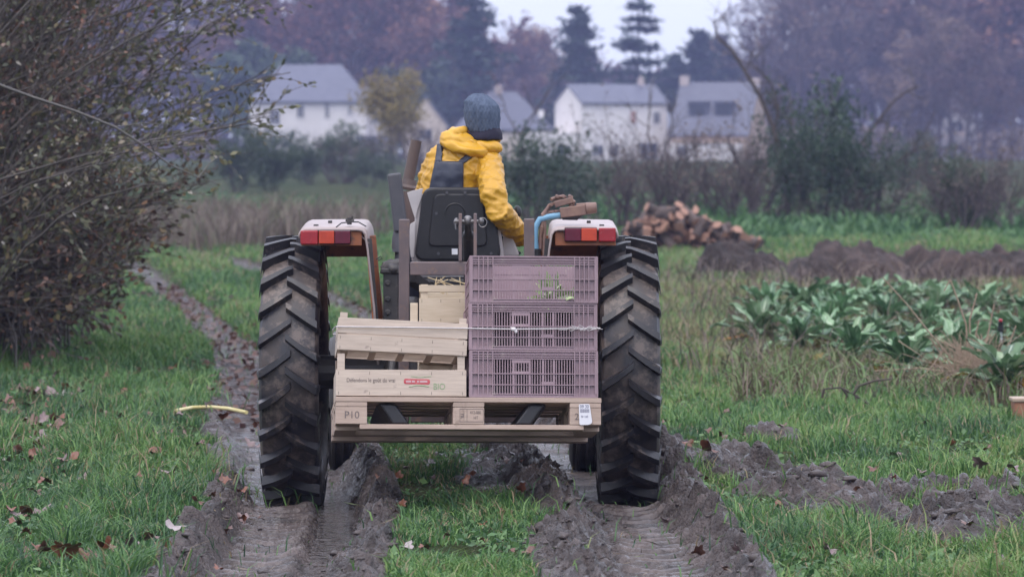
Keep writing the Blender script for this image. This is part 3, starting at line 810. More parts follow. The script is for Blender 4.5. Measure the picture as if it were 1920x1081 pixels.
# valve block with pipes on the right fender
vd = 19.62
mb = MB(); mb.bar(T(1050, 399, vd), T(1098, 393, vd), .05, .05); mb.tube([T(1098, 391, vd), T(1119, 389, vd)], [.03, .026], 12); mb.tube([T(1080, 385, vd), T(1117, 383, vd)], .011, 8)
mb.bar(T(1040, 384, vd), T(1075, 374, vd), .03, .03)
for x_ in (1044, 1056, 1068): mb.tube([T(x_, 372, vd), T(x_+3, 366, vd)], .014, 8)
mb.build('hydraulic_valve', hyd_m, tractor, bevel=.004, sm=40)
mb = MB()
for pts in ([(1012,480),(1014,440),(1018,405),(1030,385),(1048,377),(1066,376),(1071,385),(1066,394),(1040,397)],
            [(1020,480),(1021,430),(1020,406),(1028,398),(1060,396),(1074,388),(1076,378),(1068,372)],
            [(1016,404),(1028,389),(1034,383)], [(1033,374),(1046,370),(1058,368)], [(1006,480),(1012,450),(1016,424)]):
    mb.tube([T(x_, y_, vd+.02*(i % 2)) for i, (x_, y_) in enumerate(pts)], .0095, 8)
mb.build('hydraulic_pipe', hyd_m, tractor, sm=60)
MB().tube([T(1005, 470, vd), T(1003, 445, vd), T(1004, 425, vd), T(1012, 411, vd), T(1030, 406, vd), T(1056, 402, vd)], .0145, 12).build('blue_hose', blue_m, tractor, sm=60)
mb = MB(); mb.tube([T(1054, 407, vd), T(1080, 405, vd), T(1092, 396, vd)], [.014, .022, .018], 10); mb.tube([T(1008, 466, vd), T(1008, 482, vd)], .02, 8); mb.build('black_hose', black_m, tractor, sm=60)
# lift frame and fork
fd = 18.98
mb = MB(); mb.bar(T(758, 411, fd), T(757, 790, fd), .050, .05, (0, 1, 0)); fr1 = mb.build('mast_post', steel_m, tractor, bevel=.004)
mb = MB(); mb.bar(T(992, 410, fd), T(994, 790, fd), .050, .05, (0, 1, 0)); mb.build('mast_post', steel_m, tractor, bevel=.004)
mb = MB(); mb.bar(T(769, 503, fd), T(981, 503, fd), .05, .062, (0, 0, 1)); mb.build('crossbar', steel_m, tractor, bevel=.004)
mb = MB(); mb.bar(T(770, 775, fd), T(981, 775, fd), .05, .08, (0, 0, 1)); mb.build('crossbar', steel_m, tractor, bevel=.004)
mb = MB()
for x_ in (863, 891): mb.bar(T(x_, 489, fd-.01), T(x_, 400, fd-.01), .015, .05, (0, 1, 0))
mb.build('link_bracket', steel_m, tractor, bevel=.002)
mb = MB(); mb.tube([T(852, 415, fd-.005), T(905, 415, fd-.005)], .010, 10); mb.ellipsoid(T(877, 413, fd), .022, .02, .024); mb.ellipsoid(T(856, 416, fd), .014, .014, .02)
mb.tube([T(854, 418, fd-.01), T(855, 430, fd-.015)], .005, 6)
mb.tube([T(905, 417, fd-.015)+Vector((math.cos(a)*.020, 0, math.sin(a)*.022)) for a in np.linspace(0, 2*math.pi, 16)], .0028, 6, cap=False); mb.ellipsoid(T(902, 414, fd-.01), .014, .012, .016)
mb.build('link_pin', grey_m, tractor, sm=50)
mb = MB(); mb.tube([T(877, 420, fd), T(878, 436, fd+.03), T(878, 440, fd+.04), T(880, 500, fd+.5), T(880, 540, fd+.7)], [.014, .018, .028, .028, .028], 12); mb.build('top_link', dark_m, tractor, sm=40)
mb = MB(); mb.bar(T(770, 520, fd+.05), T(835, 566, fd+.5), .06, .05); mb.bar(T(978, 520, fd+.05), T(900, 566, fd+.5), .06, .05)
mb.tube([T(815, 530, fd+.1), T(860, 545, fd+.3)], .012, 8)
mb.build('frame_stay', dark_m, tractor, bevel=.006)
for s_ in (-1, 1):
    mb = MB(); mb.bar((s_*.36, -.95, .52), (s_*.28, .2, .50), .06, .06); mb.tube([(s_*.34, -.6, .54), (s_*.30, -.3, .95)], .022, 8); mb.build('lift_arm', dark_m, tractor, bevel=.008)

# ================================================================ pallet and what rides on it
L = Matrix.Translation((-.195, 18.02, .646)) @ Matrix.Rotation(R(4.0), 4, 'Z') @ Matrix.Rotation(R(-8.5), 4, 'X') @ Matrix.Rotation(R(.55), 4, 'Y')
LT = Matrix.Translation(-ROOT) @ L
for x_, lean in ((-.335, -.035), (.28, .03)):                # fork tines inside the pallet openings
    mb = MB(); vs_ = []
    for y_, k_ in ((.03, .72), (.12, 1), (1.0, 1)):
        for ax, az in ((-.045, -.028), (.052, -.028), (.045, -.119), (-.055, -.119)):
            vs_.append(LT @ Vector((x_+ax*k_+(lean if az > -.06 else -lean)*1., y_, az)))
    mb.add(vs_, [(0,1,2,3),(11,10,9,8)]+[(i*4+j, (i+1)*4+j, (i+1)*4+(j+1) % 4, i*4+(j+1) % 4) for i in range(2) for j in range(4)])
    mb.build('fork_tine', black_m, tractor, bevel=.008)
pallet = tag(empty('pallet', M=L), 'wooden pallet held level on the fork behind the tractor, carrying all the crates', 'pallet')
for y0, w_ in ((0, .145), (.185, .10), (.35, .10), (.51, .10), (.655, .145)):
    MB().box(-.6, .6, y0, y0+w_, -.022, 0).build('deck_board', pal_m, pallet, bevel=.003)
for x0 in (-.6, -.0725, .455):
    MB().box(x0+.002, x0+.143, .002, .798, -.044, -.0225).build('stringer', pal_m, pallet, bevel=.003)
blocks = {}
for x0 in (-.598, -.0705, .457):
    for y0 in (.003, .35, .652):
        blocks[(x0, y0)] = MB().box(x0, x0+.141, y0, y0+.142, -.1215, -.0445).build('block', pal_m, pallet, bevel=.003)
for k_, (y0, w_) in enumerate(((.004, .10), (.35, .10), (.696, .10))):
    MB().box(-.49 if k_ == 0 else -.598, .52 if k_ == 0 else .598, y0, y0+w_, -.144, -.122).build('bottom_board', pal_m, pallet, bevel=.003)
for x0 in (-.6, .5):
    MB().box(x0+.001, x0+.099, .106, .345, -.143, -.1225).build('bottom_board', pal_m, pallet, bevel=.003)
bl = blocks[(-.598, .003)]; text('P10', .046, ink_m, bl, (-.560, .0022, -.096), name='lettering')
bm_ = blocks[(-.0705, .003)]
text('FR', .020, ink_m, bm_, (-.036, .0022, -.072), rot=(R(90), R(90), 0)); text('412-080', .020, ink_m, bm_, (.006, .0022, -.074), sx=.75); text('HT', .020, ink_m, bm_, (.022, .0022, -.098), sx=.8)
mb = MB()
for xa in (-.040, -.008, .066): mb.box(xa, xa+.0015, .0018, .0026, -.108, -.052)
mb.box(-.040, .066, .0018, .0026, -.110, -.108); mb.box(-.040, .066, .0018, .0026, -.052, -.050); mb.box(-.022, -.0205, .0018, .0026, -.106, -.056)
mb.build('stamp_frame', ink_m, bm_)
br = blocks[(.457, .003)]; text('2', .042, ink_m, br, (.478, .0022, -.098))
mb = MB(); mb.prism(rrect([(.500, -.122), (.497, -.028), (.546, -.026), (.558, -.112), (.545, -.121)], .008, 3), 'y', -.004, -.002)
lab = mb.build('paper_label', paper_m, br)
bk = mat('label_print', (.06, .06, .12), (.16, .16, .26), rough=.7, scale=50, bump=0)
text('09 30', .022, bk, lab, (.502, -.0045, -.046), sx=.8); text('30 160', .013, bk, lab, (.506, -.0045, -.088), sx=.9)
mb = MB(); xx_ = .503
for i in range(13):
    wv = .0012+.0016*random.random(); mb.box(xx_, xx_+wv, -.0046, -.0040, -.066, -.050); xx_ += wv+.0016
mb.build('barcode', bk, lab)

def posts(o, m_, W, D, z0, z1, t=.022):
    for sx, sy in ((0, 0), (1, 0), (1, 1), (0, 1)):
        x0 = .007 if not sx else W-.007; y0 = .007 if not sy else D-.007
        ax = t*1.5*(1 if not sx else -1); ay = t*1.5*(1 if not sy else -1)
        MB().prism([(x0, y0), (x0+ax, y0), (x0, y0+ay)], 'z', z0, z1).build('corner_post', m_, o)
def wood_crate(name, label, cat, M_, W, D, H, planks, posttop, m_=wood_m, group=None, slats=7):
    """planks: list of (z0, z1) on the long sides"""
    o = tag(empty(name, M=M_), label, cat, group)
    posts(o, m_, W, D, .004, posttop)
    out = []
    for z0, z1 in planks:
        out.append(MB().box(0, W, 0, .006, z0, z1).build('side_plank', m_, o, bevel=.0015))
        MB().box(0, W, D-.006, D, z0, z1).build('side_plank', m_, o, bevel=.0015)
        MB().box(.001, .006, .007, D-.007, z0, z1).build('end_plank', m_, o, bevel=.0015)
        MB().box(W-.006, W-.001, .007, D-.007, z0, z1).build('end_plank', m_, o, bevel=.0015)
    sw_ = (D-.02)/slats
    mb = MB()
    for i in range(slats): mb.box(.008, W-.008, .010+i*sw_, .010+(i+.5)*sw_, .010, .014)
    mb.build('floor_slat', m_, o)
    mb = MB()
    for i in range(5):
        xa = .02+(W-.07)*i/4; mb.box(xa, xa+.03, .008, D-.008, .003, .0095)
    mb.build('floor_batten', m_, o)
    mb = MB()                                           # staples
    for i in range(5):
        for dz in (.012, planks[0][1]-.02):
            xa = .012+(W-.03)*i/4; mb.box(xa, xa+.0016, -.0008, .0004, planks[0][0]+dz-.007, planks[0][0]+dz+.007)
    mb.build('staple', dark_m, o)
    return o, out
TR = Matrix.Translation
c1, pl = wood_crate('wooden_crate', 'pale wooden crate with red and green print lying directly on the left of the pallet', 'crate', L @ TR((-.598, .012, .002)), .588, .385, .2, [(.004, .122)], .195)
fp = pl[0]
text('Défendons le goût du vrai', .0255, ink_m, fp, (.048, -.0008, .066), sx=.82)
mb = MB(); mb.prism(rrect([(.306, .058), (.306, .082), (.424, .080), (.424, .056)], .010), 'y', -.0012, -.0004); lg = mb.build('red_patch', redi_m, fp)
mb = MB()
for i, (a, b_) in enumerate(((.316, .338), (.342, .356), (.366, .374), (.378, .412))):
    mb.box(a, b_, -.0018, -.0013, .065, .0735)
mb.build('white_print', wht_m, lg)
mb = MB(); mb.tube([(.33, -.0004, .046), (.37, -.0004, .052), (.42, -.0004, .047)], .0022, 6); mb.tube([(.34, -.0004, .092), (.38, -.0004, .088), (.43, -.0004, .093)], .0016, 6); mb.build('green_print', grni_m, fp)
text('BIO', .040, grni_m, fp, (.438, -.0008, .034), sx=.85)
c2, pl2 = wood_crate('wooden_crate', 'pale wooden crate tilted to the right on top of the printed crate', 'crate', L @ TR((-.594, .010, .208)) @ Matrix.Rotation(R(2.6), 4, 'Y'), .585, .39, .165, [(.006, .076), (.082, .152)], .176)
# a stack of small veneer crates behind, of which the topmost shows
for i in range(3):
    top = i == 2
    wood_crate('small_crate', ['pale small veneer crate lowest in the stack behind the tilted crate', 'pale small veneer crate in the middle of the stack behind the tilted crate', 'fresh yellowish small veneer crate topmost behind the tilted wooden crate'][i], 'crate', L @ TR((-.205, .425, .004+i*.186)) @ Matrix.Rotation(R(-1.5*i), 4, 'Z'), .38, .30, .18, [(.006, .120), (.148, .180)], .184, wood2_m, 'small veneer crates stacked behind the load', 6)
mb = MB(); pts = pxpoly([(788, 600), (789, 562), (812, 560), (812, 602)], 18.42)
mb = MB(); mb.box(-.245, -.210, .44, .446, .37, .475); o = mb.build('loose_board', wood2_m, None, bevel=.002); o.matrix_world = L
tag(o, 'pale loose board standing upright beside the topmost small crate', 'board')
mb = MB()
for i in range(9):
    a = Vector((-.10+.02*i*random.random(), .5+.1*random.random(), .53)); mb.tube([a, a+Vector((random.uniform(-.05, .05), 0, .04)), a+Vector((random.uniform(-.08, .08), 0, .05+.03*random.random()))], .0022, 5)
o = mb.build('straw', mat('straw', (.55, .44, .25), (.45, .34, .2), scale=30), None); o.matrix_world = L; tag(o, 'few dry straws sticking out of the topmost small crate', 'straw')

def plastic_crate():
    o = empty('plastic_crate'); W, D, H = .582, .390, .212
    def wall(mb, W, H, depth, long, closed=False):
        # outside face at y = 0, thickness inward
        c0 = .185*W if long else .15*W; c1_ = W-c0
        mb.box(0, W, 0, .010, H-.006, H); mb.box(0, W, .0095, .0125, H-.040, H-.006)       # rim with its grooves
        for z_ in (.040, .030, .020): mb.box(0, W, .0008, .0098, H-z_, H-z_+.0036)
        mb.box(0, W, 0, .010, 0, .006); mb.box(0, W, .006, .010, .006, .018); mb.box(c0, c1_, .001, .010, .014, .018)
        for a, b_ in ((.0, c0), (c1_, W)):
            mb.box(a, b_, .0125, .0145, .0, H-.006)                                      # closed corner panel
            n = 4 if long else 2
            for i in range(n+1):
                f_ = i/n if (i in (0, n)) else (.38+.20*(i-1) if a == 0 else .22+.20*(i-1))
                xa = a+(b_-a-.0038)*f_; mb.box(xa, xa+.0046, -.0004, .0128, .006, H-.002)
            for z_ in (.055, .105): mb.box(a, b_, .0006, .0126, z_, z_+.0044)
        for z_ in (.055, .105): mb.box(c0, c1_, .0008, .0085, z_, z_+.0044)
        st_ = .0122; n = int((c1_-c0)/st_)
        for i in range(n):
            xa = c0+i*st_+.004; wd_ = .0044
            if long and i in (7, 13, 18, 22) or (not long and i % 6 == 0): xa -= .002; wd_ = .0100
            mb.box(xa, xa+wd_, .004, .0085, .018, H-.040)
        if closed: mb.box(c0, c1_, .0087, .0100, .006, H-.006)  # added sheet behind the slots, blocks light to darken the inside
        if long:
            xa, xb = c0+7*st_, c0+13*st_+.01
            mb.box(xa, xb, .0036, .0084, .156, .172); mb.box(xa, xb, .0036, .0084, .1086, .118)
            xa, xb = c0+18*st_, c0+22*st_+.01
            mb.box(xa, xb, .0036, .0084, .060, .072)
    mb = MB(); wall(mb, W, H, D, True); mb.build('front_wall', plas_m, o)
    mb = MB(); wall(mb, W, H, D, True, True); t = Matrix.Translation((W, D, 0)) @ Matrix.Rotation(math.pi, 4, 'Z'); mb.v = [t @ v_ for v_ in mb.v]; mb.build('rear_wall', plas_m, o)
    for nm, t in (('end_wall', Matrix.Translation((0, D, 0)) @ Matrix.Rotation(-math.pi/2, 4, 'Z')), ('end_wall', Matrix.Translation((W, 0, 0)) @ Matrix.Rotation(math.pi/2, 4, 'Z'))):
        mb = MB(); wall(mb, D-.002, H-.0004, W, False, True); t = t @ Matrix.Translation((.001, .0002, .0002)); mb.v = [t @ v_ for v_ in mb.v]; mb.build(nm, plas_m, o)
    mb = MB(); mb.box(.01, W-.01, .01, D-.01, .006, .0085)
    mb.build('bottom', plas_m, o); return o
pc0 = plastic_crate()
labs = ['mauve plastic crate lowest of three, resting on the right of the pallet', 'mauve plastic crate in the middle of the stack, crossed by the twine', 'mauve plastic crate topmost of three, open and pinker with light through its slots']
for i in range(3):
    o = pc0 if i == 0 else copy_tree(pc0)
    o.matrix_world = L @ TR((.003+[0, -.002, .001][i], .008, .002+i*.2145)) @ Matrix.Rotation(R([0, .3, -.3][i]), 4, 'Z')
    tag(o, labs[i], 'crate', 'mauve plastic crates stacked on the pallet')
# leafy greens in the top crate
gv = leafmat('leek_greens', [(0, (.18, .28, .10)), (.5, (.32, .42, .18)), (1, (.45, .5, .3))], trans=.2)
pos = np.column_stack([rng.uniform(.33, .46, 60), rng.uniform(.05, .3, 60), rng.uniform(.02, .06, 60)])
o = link('bunch_of_greens', leaves_mesh('bunch_of_greens', pos, .12, asp=.35), gv); o.matrix_world = L @ TR((.003, .008, .433))
tag(o, 'bunch of light green leaves lying in the topmost plastic crate', 'vegetables')
# twine round the load
mb = MB(); zt = .312
loop = [(-.600, .002, zt+.004), (-.3, -.001, zt+.002), (-.01, .0, zt), (.012, -.004, zt-.001), (.2, -.002, zt-.003), (.40, -.003, zt), (.594, -.002, zt+.004), (.600, .2, zt+.01), (.596, .412, zt+.012), (.0, .416, zt+.012), (-.604, .414, zt+.012), (-.608, .2, zt+.01), (-.600, .002, zt+.004)]
mb.tube(loop, .0032, 7, cap=False); tw = mb.build('twine', twine_m, None, sm=60); tw.matrix_world = L
tag(tw, 'white twine tied around the wooden and plastic crates', 'twine')
mb = MB(); mb.ellipsoid((.203, -.008, zt-.004), .012, .009, .010); mb.ellipsoid((.213, -.008, zt-.014), .007, .006, .009); mb.tube([(.19, -.006, zt+.003), (.2, -.01, zt), (.215, -.008, zt-.012)], .004, 6)
mb.build('knot', twine_m, tw, sm=60)
mb = MB()
for i in range(16):
    a = .44+.14*random.random(); mb.tube([(a, -.006, zt), (a+random.uniform(-.03, .04), -.008, zt+random.uniform(-.01, .02)), (a+random.uniform(-.05, .07), -.007, zt+random.uniform(-.006, .012))], .0011, 4)
mb.build('frayed_strand', twine_m, tw)

# ================================================================ driver
yel = mat('yellow_raincoat', (.57, .305, .020), (.51, .265, .018), rough=.40, scale=4, bump=.3, bscale=16, dist=.012)
navy = mat('navy_overalls', (.020, .024, .042), (.032, .038, .06), rough=.42, scale=5, bump=.2, bscale=22, spots=((.09, .1, .12), .72, 60), dist=.006)
wool = mat('blue_wool', (.090, .118, .178), (.058, .080, .130), rough=.9, scale=40, sc=(1, 1, .5), bump=.6, bscale=160, dist=.003)
dnavy = mat('navy_fleece', (.014, .013, .03), (.025, .022, .045), rough=.9, scale=30)
skin = mat('skin', (.48, .27, .19), (.42, .22, .15), rough=.5, scale=8)
glove = mat('dark_glove', (.02, .02, .024), (.04, .038, .04), rough=.6, scale=30)
def W(px, py, d): return P(px, py, d)
hd = W(904, 219, 20.03); hf = Vector((math.sin(R(38)), math.cos(R(38)), -.12)).normalized(); hs = hf.cross(Vector((0, 0, 1))).normalized(); hu = hs.cross(hf)
hrot = Matrix((hs, hf, hu)).transposed()
mb = MB()
mb.ellipsoid(hd+hu*.012, .073, .094, .085, hrot); mb.ellipsoid(hd+hf*.025-hu*.045, .060, .072, .075, hrot)
mb.ellipsoid(hd+hf*.108-hu*.028, .014, .020, .022, hrot); mb.ellipsoid(hd+hf*.075-hu*.09, .03, .025, .022, hrot); mb.ellipsoid(hd+hf*.094-hu*.066, .026, .012, .012, hrot)
for s_ in (-1, 1):
    mb.ellipsoid(hd+hs*.078*s_-hu*.02-hf*.005, .012, .022, .034, hrot); mb.ellipsoid(hd+hs*.033*s_+hf*.090+hu*.005, .018, .012, .010, hrot)
mb.tube([hd-hu*.05-hf*.01, W(893, 258, 20.03), W(880, 285, 20.03)], [.058, .058, .075], 16)
mb.loft([(W(846, 445, 20.04), .165, .12), (W(848, 400, 20.04), .15, .105), (W(852, 360, 20.03), .15, .105), (W(860, 325, 20.02), .155, .105), (W(866, 298, 20.02), .15, .10), (W(874, 280, 20.02), .10, .08)])
armL = [W(816, 300, 20.03), W(802, 330, 20.06), W(795, 368, 20.14), W(820, 388, 20.4), W(846, 392, 20.66)]
armR = [W(914, 302, 20.0), W(921, 345, 19.84), W(926, 384, 19.70), W(951, 414, 19.88), W(979, 446, 20.1)]
mb.tube(armL, [.036, .034, .032, .030, .026], 12); mb.tube(armR, [.036, .034, .030, .030, .026], 12)
hipL = W(826, 452, 20.08); hipR = W(866, 452, 20.08)
legL = [hipL, hipL+Vector((-.08, .40, .0)), hipL+Vector((-.10, .50, -.36)), hipL+Vector((-.10, .52, -.40))]; legR = [hipR, hipR+Vector((.09, .40, .0)), hipR+Vector((.12, .50, -.36)), hipR+Vector((.12, .52, -.40))]
for lg_ in (legL, legR):
    mb.tube(lg_, [.095, .07, .05, .048], 14); mb.ellipsoid(lg_[-1]+Vector((0, .07, .0)), .045, .12, .04)
def hand(mb, wrist, fwd, palm, k=1):
    fwd = fwd.normalized(); side = fwd.cross(palm).normalized(); pn = side.cross(fwd).normalized()*1
    rot = Matrix((side, fwd, -palm.normalized())).transposed()
    mb.ellipsoid(wrist+fwd*.05, .042, .055, .018, rot)
    for i, ln in enumerate((.062, .072, .068, .052)):
        b0 = wrist+fwd*.09+side*(-.03+.02*i)
        mb.tube([b0-fwd*.02, b0+fwd*.018+palm*.010, b0+fwd*.022+palm*(.010+ln*.45), b0+palm*(.012+ln*.62)], [.0095, .0092, .0085, .007], 8)
    b0 = wrist+fwd*.03-side*.035
    mb.tube([b0, b0-side*.022+fwd*.02+palm*.012, b0-side*.012+fwd*.04+palm*.035], [.012, .0105, .008], 8)
hand(mb, armR[-1], Vector((.5, .55, -.6)), Vector((-.5, .3, -.6)).normalized()); hand(mb, armL[-1], Vector((.5, .7, -.05)), Vector((.0, .15, -1)).normalized())
driver = remeshed(mb, 'person', [skin], None, .0075, 2)
tag(driver, 'person in yellow raincoat, navy bib overalls and blue wool hat driving the tractor', 'person')

jk = MB()
jk.loft([(W(845, 440, 20.03), .172, .135), (W(847, 400, 20.03), .168, .130), (W(850, 362, 20.02), .170, .132), (W(857, 328, 20.01), .168, .130), (W(864, 304, 20.01), .160, .122), (W(869, 289, 20.01), .135, .110), (W(876, 275, 20.01), .10, .095), (W(886, 262, 20.01), .08, .08)], 28)
jk.tube([W(840, 289, 20.02), W(822, 301, 20.03), W(809, 328, 20.06), W(801, 366, 20.14), W(820, 388, 20.38), W(838, 392, 20.58)], [.062, .066, .060, .056, .052, .046], 18)
jk.tube([W(896, 289, 20.01), W(911, 300, 20.0), W(920, 325, 19.90), W(922, 345, 19.82), W(926, 372, 19.72), W(932, 394, 19.69), W(951, 416, 19.86), W(974, 441, 20.07)], [.066, .072, .067, .064, .062, .060, .056, .048], 18)
# cuff folds
jk.tube([W(966, 432, 20.0), W(974, 440, 20.07), W(977, 444, 20.1)], [.048, .054, .050], 16)
def wrinkle(co, n):
    p = co*1.0; a = mnoise.noise(Vector((p.x*16, p.y*16, p.z*30)))
    b_ = mnoise.noise(Vector((p.x*34+5, p.y*30, p.z*44)))
    rdg = 1-abs(mnoise.noise(Vector((p.x*13+3+p.z*8, p.y*12, p.z*24))))*2.4
    c_ = 1-abs(mnoise.noise(Vector((p.x*21-p.z*10, p.y*20, p.z*34+p.x*12+9))))*3
    return .0024*a+.0014*b_+.0085*max(rdg-.25, -.1)+.0065*max(c_-.3, -.1)
jacket = remeshed(jk, 'raincoat', [yel], driver, .007, 4, wrinkle)
hk = MB()
hk.ellipsoid(W(858, 265, 19.965), .094, .072, .050, Euler((R(10), R(12), 0)).to_matrix(), 24, 14)
hk.ellipsoid(W(872, 277, 19.94), .118, .080, .034, Euler((R(10), R(13), 0)).to_matrix(), 24, 14)
hk.ellipsoid(W(854, 250, 19.985), .062, .074, .030, Euler((0, R(-22), 0)).to_matrix(), 24, 14)
hk.ellipsoid(W(912, 274, 19.99), .080, .07, .034, Euler((0, R(12), 0)).to_matrix(), 20, 12)
hk.ellipsoid(W(927, 265, 20.05), .030, .05, .028, Euler((0, R(-40), 0)).to_matrix(), 16, 10)
def hwr(co, n):
    r_ = 1-abs(mnoise.noise(Vector((co.x*10+4, co.y*9, co.z*26+co.x*9))))*2.4
    return .003*mnoise.noise(Vector((co.x*15, co.y*15, co.z*34)))+.010*max(r_-.25, -.1)
remeshed(hk, 'hood', [yel], jacket, .006, 2, hwr)
# bib and straps draped over the back of the raincoat
bm2 = bmesh.new(); bm2.from_mesh(jacket.data); tree = BVHTree.FromBMesh(bm2)
def drape(quad, nu, nv, name, th=.004, off=.003):
    """quad: four photo corners TL, TR, BR, BL, laid on the back from behind"""
    vs_ = []; q = [Vector(p) for p in quad]; eye = Vector((0, 0, CAMZ))
    for j in range(nv+1):
        for i in range(nu+1):
            s_, t = i/nu, j/nv
            p = (q[0]*(1-s_)+q[1]*s_)*(1-t)+(q[3]*(1-s_)+q[2]*s_)*t
            tgt = P(p.x, p.y, 20.0); d_ = (tgt-eye).normalized()
            h_, n_, _, _ = tree.ray_cast(eye, d_)
            if h_ is None: h_ = tgt; n_ = Vector((0, -1, 0))
            vs_.append((h_+n_*.001, n_))
    vv = [a[0]+Vector((0, -off-.002, 0)) for a in vs_]
    n = nu+1
    # relax so that it bridges the folds
    for _ in range(3):
        new = list(vv)
        for j in range(nv+1):
            for i in range(n):
                nb = [vv[b_*n+a] for a, b_ in ((i-1, j), (i+1, j), (i, j-1), (i, j+1)) if 0 <= a < n and 0 <= b_ <= nv]
                y_ = sum(p.y for p in nb)/len(nb); new[j*n+i] = Vector((vv[j*n+i].x, min(vv[j*n+i].y, .5*vv[j*n+i].y+.5*y_), vv[j*n+i].z))
        vv = new
    me = bpy.data.meshes.new(name); me.from_pydata([tuple(v_) for v_ in vv], [], [(j*n+i, j*n+i+1, (j+1)*n+i+1, (j+1)*n+i) for j in range(nv) for i in range(nu)])
    me.polygons.foreach_set('use_smooth', [True]*len(me.polygons)); me.update()
    o = link(name, me, navy, None); s_ = o.modifiers.new('s', 'SOLIDIFY'); s_.thickness = th; s_.offset = 0
    return o
ov = MB()
for lg_ in (legL, legR): ov.tube(lg_[:3], [.115, .092, .085], 16)
ov.loft([(W(846, 455, 20.04), .185, .15), (W(846, 425, 20.03), .185, .148), (W(846, 402, 20.03), .178, .142)], 24)
over = remeshed(ov, 'overalls', [navy], driver, .014, 3)
b1 = drape([(816, 302), (869, 303), (869, 402), (795, 402)], 14, 20, 'bib'); b1.parent = over
b2 = drape([(820, 270), (831, 270), (828, 304), (816, 304)], 3, 10, 'strap'); b2.parent = over
b3 = drape([(882, 283), (896, 287), (872, 305), (857, 304)], 3, 10, 'strap'); b3.parent = over
# hat
def hatz(co, n):
    a = math.atan2(co.y-20.03, co.x-hd.x); z_ = co.z-hd.z
    return min(1, max(0, (co.z-hd.z+.085)/.05))*.0032*math.sin(a*17)+.0016*math.sin(a*34+1.6*math.sin(z_*150))+.0014*mnoise.noise(co*120)-.004
ht = MB(); prof = [(250, 31), (246, 33), (236, 34.5), (222, 36.5), (208, 37), (196, 35), (187, 30.5), (179, 23), (174, 14), (172, 6)]
ht.loft([(W(904+(y_-215)*.06-(6 if y_ < 190 else 0)*.6, 214+(y_-214)*.96+1, 20.03), w_/374*.94, w_/374*1.1) for y_, w_ in prof], 40)
remeshed(ht, 'wool_hat', [wool], driver, .004, 1, hatz)
ht = MB(); ht.loft([(W(905, 262, 20.03), .10, .10), (W(908, 252, 20.03), .092, .10), (W(909, 246, 20.03), .085, .094), (W(908, 240, 20.03), .080, .09)], 32)
nk = remeshed(ht, 'neck_warmer', [dnavy], driver, .007, 2, lambda co, n: .004*mnoise.noise(co*30))
gm = MB()
for wr_, f_, pl_ in ((armR[-1], Vector((.5, .55, -.6)), Vector((-.5, .3, -.6)).normalized()), (armL[-1], Vector((.5, .7, -.05)), Vector((.0, .15, -1)).normalized())):
    hand(gm, wr_, f_, pl_); gm.tube([wr_-f_.normalized()*.05, wr_+f_.normalized()*.02], [.038, .034], 12)
gl = remeshed(gm, 'gloves', [glove], driver, .0045, 1, lambda co, n: .0022)
# ================================================================ plants
bark = mat('brown_bark', (.050, .040, .036), (.085, .068, .06), rough=.9, scale=9, bump=.3)
twig_m = mat('purple_brown_twigs', (.040, .028, .029), (.065, .045, .043), rough=.8, scale=9, bump=0)
autumn_l = leafmat('autumn_leaves', [(0, (.06, .036, .036)), (.5, (.15, .075, .06)), (1, (.31, .155, .10))], rough=.7, ovar=.5)
mauve_l = leafmat('mauve_leaves', [(0, (.05, .034, .036)), (.6, (.12, .075, .07)), (1, (.23, .14, .11))], rough=.7, ovar=.5)
pine_l = leafmat('pine_needles', [(0, (.014, .030, .028)), (.6, (.030, .056, .044)), (1, (.05, .085, .06))], rough=.6, trans=.1)
green_l = leafmat('dull_green_leaves', [(0, (.025, .045, .025)), (.6, (.05, .082, .04)), (1, (.09, .12, .06))], rough=.5, trans=.2)
olive_l = leafmat('yellow_olive_leaves', [(0, (.14, .115, .035)), (.6, (.24, .19, .055)), (1, (.34, .26, .08))], rough=.6, ovar=0)
ivy_l = leafmat('ivy_leaves', [(0, (.013, .030, .017)), (.7, (.028, .060, .030)), (1, (.05, .09, .045))], rough=.35, trans=.12)
brownl = leafmat('withered_leaves', [(0, (.07, .052, .050)), (.6, (.15, .112, .10)), (1, (.25, .19, .16))], rough=.7)

def tz(x, y): return float(terrain(np.array([x]), np.array([y]))[0][0])

def plant(name, meshes, loc, label, cat, group=None, s=1.0, rz=0., parts=('trunk', 'crown')):
    o = tag(empty(name, loc), label, cat, group); o.scale = (s, s, s); o.rotation_euler = (0, 0, rz)
    for (me, ), nm in zip([(m_,) for m_ in meshes], parts):
        if me is not None:
            c = bpy.data.objects.new(nm, me); C.objects.link(c); c.parent = o
    return o

def mk_broad(seed, H, mat_l, nleaf, lsize, spread=.62, bare=False, trunk_r=.40):
    rg = np.random.default_rng(seed); segs = []; tips = []
    spec = [(7, .07, .06, 11, .75, .50), (5, .16, .07, 7, .7, .5), (4, .2, .05, 6 if bare else 5, .65, .55), (3, .25, .02, 0, 0, 0)]
    grow(rg, (0, 0, -.2), (rg.normal(0, .05), rg.normal(0, .05), 1), H*.92, trunk_r, 0, segs, tips, spec)
    tr_ = segs_mesh('trunk', segs, 4); tr_.materials.append(twig_m if bare else bark)
    tp = np.array([t[0] for t in tips])
    pick = rg.integers(0, len(tp), nleaf); pos = tp[pick]+rg.normal(size=(nleaf, 3))*(.22 if bare else .38)
    cr = leaves_mesh('crown', pos, lsize*(.6+.8*rg.random(nleaf)), rg=rg, asp=.7); cr.materials.append(mat_l)
    return tr_, cr

